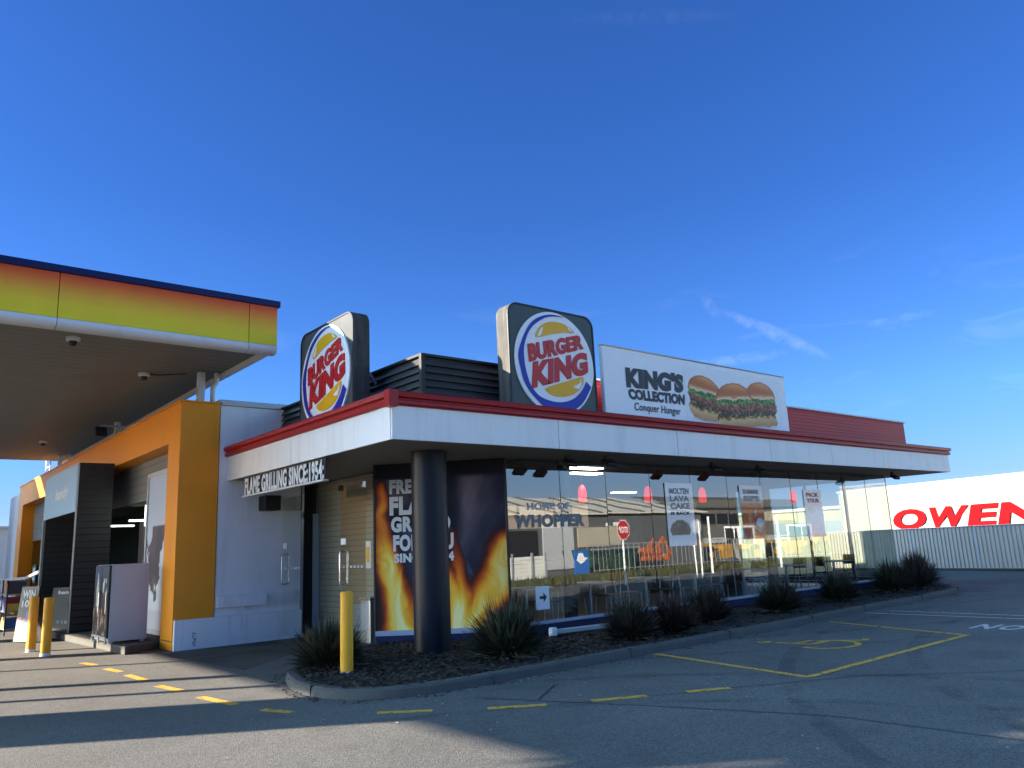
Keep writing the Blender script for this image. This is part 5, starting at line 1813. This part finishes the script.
m = MB(); m.bar(fp(0, 0.04, 1.615), fp(FL_, 0.04, 1.615), 0.05, 0.03); m.build('top_rail', PALEMET, fe)
m = MB(); m.bar(fp(0, -0.02, 0.05), fp(FL_, -0.02, 0.05), 0.10, 0.1); m.build('bottom_rail', BLACK, fe)
for s in (1.6, 4.2, 6.8, 9.4, 12.0):
    m = MB(); m.bar(fp(s, -0.03, 0.0), fp(s, -0.03, 1.63), 0.07, 0.07); m.build('fence_post', PALEMET, fe)
td = Vector((-0.27, -1.0, 0)).normalized(); tn = Vector((-td.y, td.x, 0)) * -1
TO = Vector((36.6, 18.6, 0)) - td * 1.2
def tp(s, o, z): return TO + td * s + tn * o + Vector((0, 0, z))
tr_ = thing('truck_trailer', TO, 'long white curtain sided trailer with red lettering parked behind the grey fence', 'trailer')
def tbox(mb, s0, s1, o0, o1, z0, z1):
    p = [tp(s0, o0, z0), tp(s1, o0, z0), tp(s1, o1, z0), tp(s0, o1, z0), tp(s0, o0, z1), tp(s1, o0, z1), tp(s1, o1, z1), tp(s0, o1, z1)]
    mb.mesh(p, [(0, 1, 2, 3), (7, 6, 5, 4), (0, 4, 5, 1), (1, 5, 6, 2), (2, 6, 7, 3), (3, 7, 4, 0)])
TZ = 3.56
m = MB()
ns = 200
P = []
for j in range(9):
    z = 0.95 + (TZ - 0.10 - 0.95) * j / 8
    for i in range(ns + 1):
        s = 16.0 * i / ns
        o = 0.02 * math.sin(s * 5.1) * (0.4 + 0.6 * math.sin(j / 8 * 3.1)) + 0.012 * math.sin(s * 11.7 + j * 0.5) + 0.02 * (vnoise(s * 2.1, j * 0.35) - 0.5)
        P.append(tp(s, o + 0.03, z))
m.mesh(P, [(j * (ns + 1) + i, j * (ns + 1) + i + 1, (j + 1) * (ns + 1) + i + 1, (j + 1) * (ns + 1) + i) for j in range(8) for i in range(ns)])
m.build('curtain', TRAILW, tr_, smooth=True)
m = MB(); tbox(m, -0.02, 16.02, -2.5, -0.06, 0.9, TZ - 0.02); m.build('body', TRAILW, tr_)
m = MB(); tbox(m, -0.05, 16.05, -2.52, 0.07, TZ - 0.10, TZ); m.build('roof_rail', GREYMET, tr_)
m = MB(); tbox(m, -0.05, 16.05, -2.52, 0.05, 0.82, 0.95); m.build('side_rail', GREYMET, tr_)
for s in (2.0, 3.3, 4.6):
    m = MB(); m.tube([tp(s, 0.0, 0.48), tp(s, -0.3, 0.48)], 0.48, 24); w_ = m.build('wheel', RUBBER, tr_)
m = MB()
# letters O W E N S, wide italic
def tq(s, z): return tp(s, 0.075, z)
for ch, s0, s1, sh in (('O', 3.00, 4.70, 0.10), ('W', 4.60, 6.75, 0.0), ('E', 6.55, 8.05, 0.0), ('N', 7.85, 9.85, 0.0)):
    zz0, zz1 = 1.58, 2.48
    q = 0.30
    if ch == 'O':
        text_on(m, ch, tq(s0 + sh, zz1), tq(s0 - sh, zz0), tq(s1 - sh, zz0), tq(s1 + sh, zz1), TRED, bold=0.05, lift=0.0, thick=0.003)
    else:
        text_on(m, ch, tq(s0 + q, zz1), tq(s0, zz0), tq(s1 - q, zz0), tq(s1, zz1), TRED, bold=0.05, lift=0.0, thick=0.003)
text_on(m, 'S', tq(10.1, 2.48), tq(9.8, 1.58), tq(11.1, 1.58), tq(11.4, 2.48), TRED, bold=0.05, lift=0.0, thick=0.003)
m.build('lettering', None, tr_)
ws = thing('cream_warehouse', (60, 36, 0), 'cream warehouse with blue grey roof seen through the far glass corner', 'warehouse')
m = MB(); m.box(52, 72, 24, 50, 0, 3.2); m.build('wall', CREAM, ws)
m = MB(); m.box(51.8, 72, 23.8, 50.2, 3.203, 3.4); m.build('roof', GREYMET, ws)
m = MB(); m.box(51.9, 51.97, 25, 49, 1.5, 2.4); m.build('window_band', mat('blue grey glazing', (0.14, 0.2, 0.27), 0.3), ws)

def leafy(name, x, y, h, r, label, seed, cat='tree', n_=900, zlo=0.45, leaf=1.0, flat=0.16):
    rq = random.Random(seed)
    t = thing(name, (x, y, 0), label, cat)
    m = MB(); m.tube([(x, y, 0), (x + 0.1, y, h * 0.35), (x, y + 0.1, h * 0.7)], [0.16, 0.12, 0.06], 10)
    cl = []
    for k_ in range(14):
        a = rq.uniform(0, 6.28); q = r * rq.uniform(0.3, 1.0); z = h * rq.uniform(zlo, 1.0)
        c_ = Vector((x + q * math.cos(a), y + q * math.sin(a), z)); cl.append(c_)
        m.tube([(x, y, h * rq.uniform(0.3, 0.6)), c_], [0.05, 0.015], 6)
    m.build('trunk', BARK, t)
    m = MB()
    for k_ in range(n_):
        c_ = rq.choice(cl) + Vector((rq.gauss(0, r * .2), rq.gauss(0, r * .2), rq.gauss(0, r * flat)))
        u_ = Vector((rq.gauss(0, 1), rq.gauss(0, 1), rq.gauss(0, 1))).normalized(); v_ = u_.orthogonal().normalized()
        s = rq.uniform(0.08, 0.2) * leaf
        m.face([c_ - u_ * s, c_ + v_ * s * 0.5, c_ + u_ * s, c_ - v_ * s * 0.5])
    m.build('crown', TREEL, t)
leafy('broadleaf_tree', 62.5, 17.6, 6.6, 1.7, 'small dark tree top showing above the trailer at the right edge', 4)

# ------------------------------------------------------------------ across the street (mirrored in the glass)
m = MB(); m.face([(12, -7.9, 0.012), (75, -7.9, 0.012), (75, -2.2, 0.012), (14, -2.2, 0.012)])
tag(m.build('verge', SOIL), kind='structure')
m = MB().use(GRASS)
rq = random.Random(2)
for i in range(9000):
    x, y = rq.uniform(16, 62), rq.uniform(-7.8, -2.3)
    a = rq.uniform(0, 3.14); s = rq.uniform(0.02, 0.05); h = rq.uniform(0.08, 0.26)
    d = Vector((math.cos(a), math.sin(a), 0)) * s
    p = Vector((x, y, 0.01))
    m.face([p - d, p + d, p + Vector((rq.uniform(-.06, .06), rq.uniform(-.06, .06), h))])
tag(m.build('grass'), kind='stuff')
t = thing('white_plank_wall', (24, -8.4, 0), 'low white wall of horizontal planks across the street, mirrored in the first panes', 'wall')
m = MB(); m.box(19.0, 26.8, -8.5, -8.4, 0.02, 1.12); m.build('planks', mat_stripes('white planks', (0.66, 0.65, 0.60), 'Z', 0.19, 0.7, 0.6, 0.5), t)
m = MB()
for x in (21.0, 22.6, 24.2, 25.8, 26.7): m.box(x - 0.05, x + 0.05, -8.39, -8.30, 0, 1.3)
m.build('posts', GREYMET, t)
t = thing('mesh_fence', (40, -8.2, 0), 'galvanised wire fence with many upright bars across the street', 'fence')
m = MB()
x = 29.5
while x < 62:
    m.bar((x, -8.2, 0), (x, -8.2, 1.5), 0.03, 0.03); x += 0.45
m.build('bars', GALV, t)
m = MB(); m.bar((29.5, -8.2, 1.5), (62, -8.2, 1.5), 0.05, 0.05); m.bar((29.5, -8.2, 0.2), (62, -8.2, 0.2), 0.04, 0.04); m.build('fence_rail', GALV, t)
t = thing('blue_advert_stand', (28.3, -7.6, 0), 'blue advertising stand with a white swirl mirrored in the second pane', 'advert')
m = MB(); m.box(27.9, 29.0, -7.7, -7.6, 0.12, 1.30); m.build('panel', mat('advert blue', (0.02, 0.12, 0.42), 0.4), t)
m = MB(); m.use(LWHITE).plate([(28.95, -7.595, 0.9), (28.4, -7.595, 0.6), (28.05, -7.595, 0.8), (28.2, -7.595, 1.15), (28.55, -7.595, 1.17), (28.65, -7.595, 0.95)], 0.004); m.build('swirl', None, t)
m = MB()
for x in (28.1, 28.8): m.bar((x, -7.65, 0), (x, -7.65, 0.12), 0.06, 0.06)
m.build('feet', GREYMET, t)
sh = thing('pale_roofed_shed', (38, -22, 0), 'long dark shed with a pale roof crossed by dark ribs across the street', 'shed')
m = MB(); m.box(18, 49.5, -28, -16.2, 0, 3.6); m.build('wall', mat('dark shed wall', (0.085, 0.087, 0.09), 0.7, var=0.2), sh)
m = MB(); m.plate([(17.5, -15.9, 3.62), (50.2, -15.9, 3.62), (50.2, -26, 5.45), (17.5, -26, 5.45)], 0.08); m.build('roof', mat('pale roof sheet', (0.62, 0.57, 0.47), 0.6, var=0.06), sh)
for x in range(19, 50, 4):
    m = MB(); m.plate([(x, -15.9, 3.71), (x + 0.35, -15.9, 3.71), (x + 0.35, -26, 5.54), (x, -26, 5.54)], 0.06); m.build('roof_rib', mat('dark roof rib', (0.09, 0.085, 0.08), 0.7, var=0.1), sh)
m = MB(); m.box(24, 26.5, -16.19, -16.1, 1.3, 2.9); m.build('white_door', LWHITE, sh)
m = MB(); m.box(30, 33, -16.19, -16.1, 0.1, 2.6); m.build('dark_door', BLACK, sh)
m = MB(); m.box(36.5, 40.5, -16.19, -16.1, 1.4, 2.7); m.build('cream_panel', CREAM, sh)
m = MB(); m.box(20, 29, -16.19, -16.12, 1.25, 1.32); m.box(33.5, 36, -16.19, -16.12, 0.1, 3.3); m.build('pale_trim', PALEMET, sh)
of = thing('dark_office_block', (62, -25, 0), 'dark brown two storey block with a band of windows across the street', 'office')
m = MB(); m.box(49.8, 64, -30, -17.0, 0, 4.6); m.build('wall', mat('brown grey cladding', (0.115, 0.105, 0.092), 0.7, var=0.1), of)
m = MB(); m.plate([(49.6, -16.8, 4.0), (64.2, -16.8, 4.0), (64.2, -23, 5.3), (49.6, -23, 5.3)], 0.1); m.build('roof', mat('dark roof', (0.075, 0.07, 0.065), 0.8), of)
for x in (50.5, 52.8, 55.1, 57.4):
    m = MB(); m.box(x, x + 2.0, -16.99, -16.93, 2.7, 3.5); m.build('window', BLACK, of)
m = MB(); m.box(60, 63.2, -16.99, -16.93, 2.8, 3.6); m.build('pale_panel', CREAM, of)
m = MB(); m.box(50, 63.8, -16.99, -16.9, 1.2, 1.6); m.build('pale_band', PALEMET, of)
# stop sign, facing the restaurant
t = thing('stop_sign', (22.3, 1.0, 0), 'red octagonal stop sign on a white post, facing the glass front', 'sign')
oc = [(22.3 + 0.40 * math.cos(R(22.5 + 45 * k_)), 1.05, 2.05 + 0.40 * math.sin(R(22.5 + 45 * k_))) for k_ in range(8)]
m = MB(); m.plate(oc, -0.004) ; m.build('rim', LWHITE, t)
oc = [(22.3 + 0.37 * math.cos(R(22.5 + 45 * k_)), 1.056, 2.05 + 0.37 * math.sin(R(22.5 + 45 * k_))) for k_ in range(8)]
m = MB(); m.plate(oc[::-1], 0.004); m.build('face', mat('stop red', (0.50, 0.02, 0.025), 0.4), t)
m = MB(); text_on(m, 'STOP', (22.57, 1.061, 2.17), (22.57, 1.061, 1.93), (22.03, 1.061, 1.93), (22.03, 1.061, 2.17), LWHITE, bold=0.04, thick=0.002); m.build('lettering', None, t)
m = MB(); m.cyl((22.3, 1.0, 0), (22.3, 1.0, 2.4), 0.04, 12); m.build('post', LWHITE, t)
m = MB(); m.box(21.72, 22.05, 1.0, 1.03, 2.22, 2.34); m.build('side_plate', LETTERW, t)
t = thing('road_sign', (26.8, 1.0, 0), 'round road sign on a white post seen mirrored between two hanging posters', 'sign')
m = MB(); m.cyl((26.8, 1.0, 0), (26.8, 1.0, 2.3), 0.045, 12); m.build('post', LWHITE, t)
m = MB(); m.tube([(26.8, 0.93, 2.1), (26.8, 0.945, 2.1)], 0.3, 24); m.build('disc', PALEMET, t)
for x, lab in ((30.8, 'white street post mirrored right of the orange hanging poster'), (36.5, 'white street post mirrored left of the far hanging poster')):
    t = tag(MB().cyl((x, -1.4, 0), (x, -1.4, 2.6), 0.06, 12).build('street_post', LETTERW), lab, 'post', 'white street posts')
# parked machines behind the fence
def machine(name, x, y, m_, label, sgn=1):
    t = thing(name, (x, y, 0), label, 'machine')
    m = MB(); m.box(x - 2.6, x + 1.0, y - 0.6, y + 0.6, 0.75, 1.15); m.box(x + 1.0, x + 2.6, y - 0.7, y + 0.7, 0.8, 1.6); m.bar((x - 4.6, y, 1.25), (x - 2.4, y, 0.95), 0.4, 0.25); m.build('body', m_, t, bevel=0.05)
    m = MB(); m.box(x - 0.6, x + 0.9, y - 0.6, y + 0.6, 2.2, 2.32)
    for a in (-0.55, 0.85):
        for b2 in (-0.55, 0.55): m.bar((x + a, y + b2, 1.15), (x + a, y + b2, 2.2), 0.07, 0.07)
    cb = m.build('cab', LETTERW, t)
    m = MB(); m.box(x - 0.5, x + 0.8, y - 0.5, y + 0.5, 1.2, 2.15); m.build('cab_window', BLACK, cb)
    for wx in (-4.2, 0.6, 1.9):
        m = MB(); m.tube([(x + wx, y + 0.75, 0.55), (x + wx, y + 0.45, 0.55)], 0.55, 24); w_ = m.build('wheel', RUBBER, t)
        m = MB(); m.tube([(x + wx, y + 0.78, 0.55), (x + wx, y + 0.76, 0.55)], 0.25, 16); m.build('hub', m_, w_)
    m = MB(); m.plate([(x - 3.4, y + 0.9, 0.3), (x - 1.6, y + 0.9, 0.3), (x - 1.6, y + 0.8, 0.8), (x - 3.4, y + 0.8, 0.8)], 0.05); m.build('blade', m_, t)
machine('road_grader', 45.5, -10.0, MYEL, 'yellow road grader with a white cab mirrored in the middle panes')
machine('road_grader', 53.5, -10.5, MYEL, 'second yellow road grader farther along the yard behind the mesh fence')
t = thing('mini_digger', (36.0, -10, 0), 'small orange digger left of the yellow grader across the street', 'digger')
m = MB(); m.box(35.2, 36.6, -10.6, -9.4, 0.45, 1.2); m.bar((36.4, -10, 1.1), (37.6, -10, 1.75), 0.2, 0.25); m.bar((37.55, -10, 1.75), (38.3, -10, 0.7), 0.18, 0.2); m.build('body', MORA, t, bevel=0.04)
m = MB(); m.box(35.1, 36.8, -9.7, -9.35, 0.0, 0.42); m.box(35.1, 36.8, -10.65, -10.3, 0.0, 0.42); m.build('tracks', RUBBER, t, bevel=0.1)
m = MB(); m.plate([(38.1, -10.3, 0.4), (38.6, -10.3, 0.35), (38.6, -10.3, 0.75), (38.2, -10.3, 0.8)], 0.6); m.build('bucket', MORA, t)
t = thing('green_skip', (32.5, -9.6, 0), 'dark green skip container behind the stop sign across the street', 'skip')
m = MB(); m.mesh([(30.9, -10.6, 0.1), (33.9, -10.6, 0.1), (33.9, -9.0, 0.1), (30.9, -9.0, 0.1), (30.5, -10.7, 1.3), (34.3, -10.7, 1.3), (34.3, -8.9, 1.3), (30.5, -8.9, 1.3)], [(3, 2, 1, 0), (4, 5, 6, 7), (0, 1, 5, 4), (1, 2, 6, 5), (2, 3, 7, 6), (3, 0, 4, 7)]); m.build('hull', mat('skip green', (0.02, 0.055, 0.035), 0.5, var=0.2), t)
m = MB(); m.box(30.45, 34.35, -8.9, -8.82, 1.24, 1.32); m.build('rim', GREYMET, t)

nb = thing('shade_building', (-4.5, 41, 0), 'plain grey unseen building added beyond the canopy to shade the shop end', 'building')  # out-of-view block added to keep low sun off the shop end
m = MB(); m.box(-12, 3.0, 37, 45, 0, 7.25); m.build('wall', WALLW, nb)
m = MB(); m.box(-12.2, 3.2, 36.8, 45.2, 7.253, 7.4); m.build('roof', ROOFM, nb)
leafy('broadleaf_tree', -10.8, 13.6, 8.6, 2.5, 'tall unseen tree added left of the fuel canopy to shade the asphalt', 21, n_=7600, zlo=0.72, leaf=1.6, flat=0.07)  # out-of-view crown added to shade the foreground asphalt
# leaf litter and grit on the asphalt
m = MB().use(mat('pale litter', (0.42, 0.38, 0.30), 0.9, var=0.3))
rq = random.Random(31)
for i in range(240):
    x, y = rq.uniform(2, 20), rq.uniform(2, 9)
    if rq.random() < 0.5: y = 7.9 - abs(rq.gauss(0, 0.35)); x = rq.uniform(4.5, 20)
    if y > 8.0 and x > 4.2: continue
    a = rq.uniform(0, 6.28); q = rq.uniform(0.008, 0.024)
    d = Vector((math.cos(a), math.sin(a), 0)) * q; e = Vector((-d.y, d.x, 0)) * 0.5
    p = Vector((x, y, 0.006))
    m.face([p - d, p - e + Vector((0, 0, 0.004)), p + d, p + e + Vector((0, 0, 0.006))])
tag(m.build('leaf_litter'), kind='stuff')
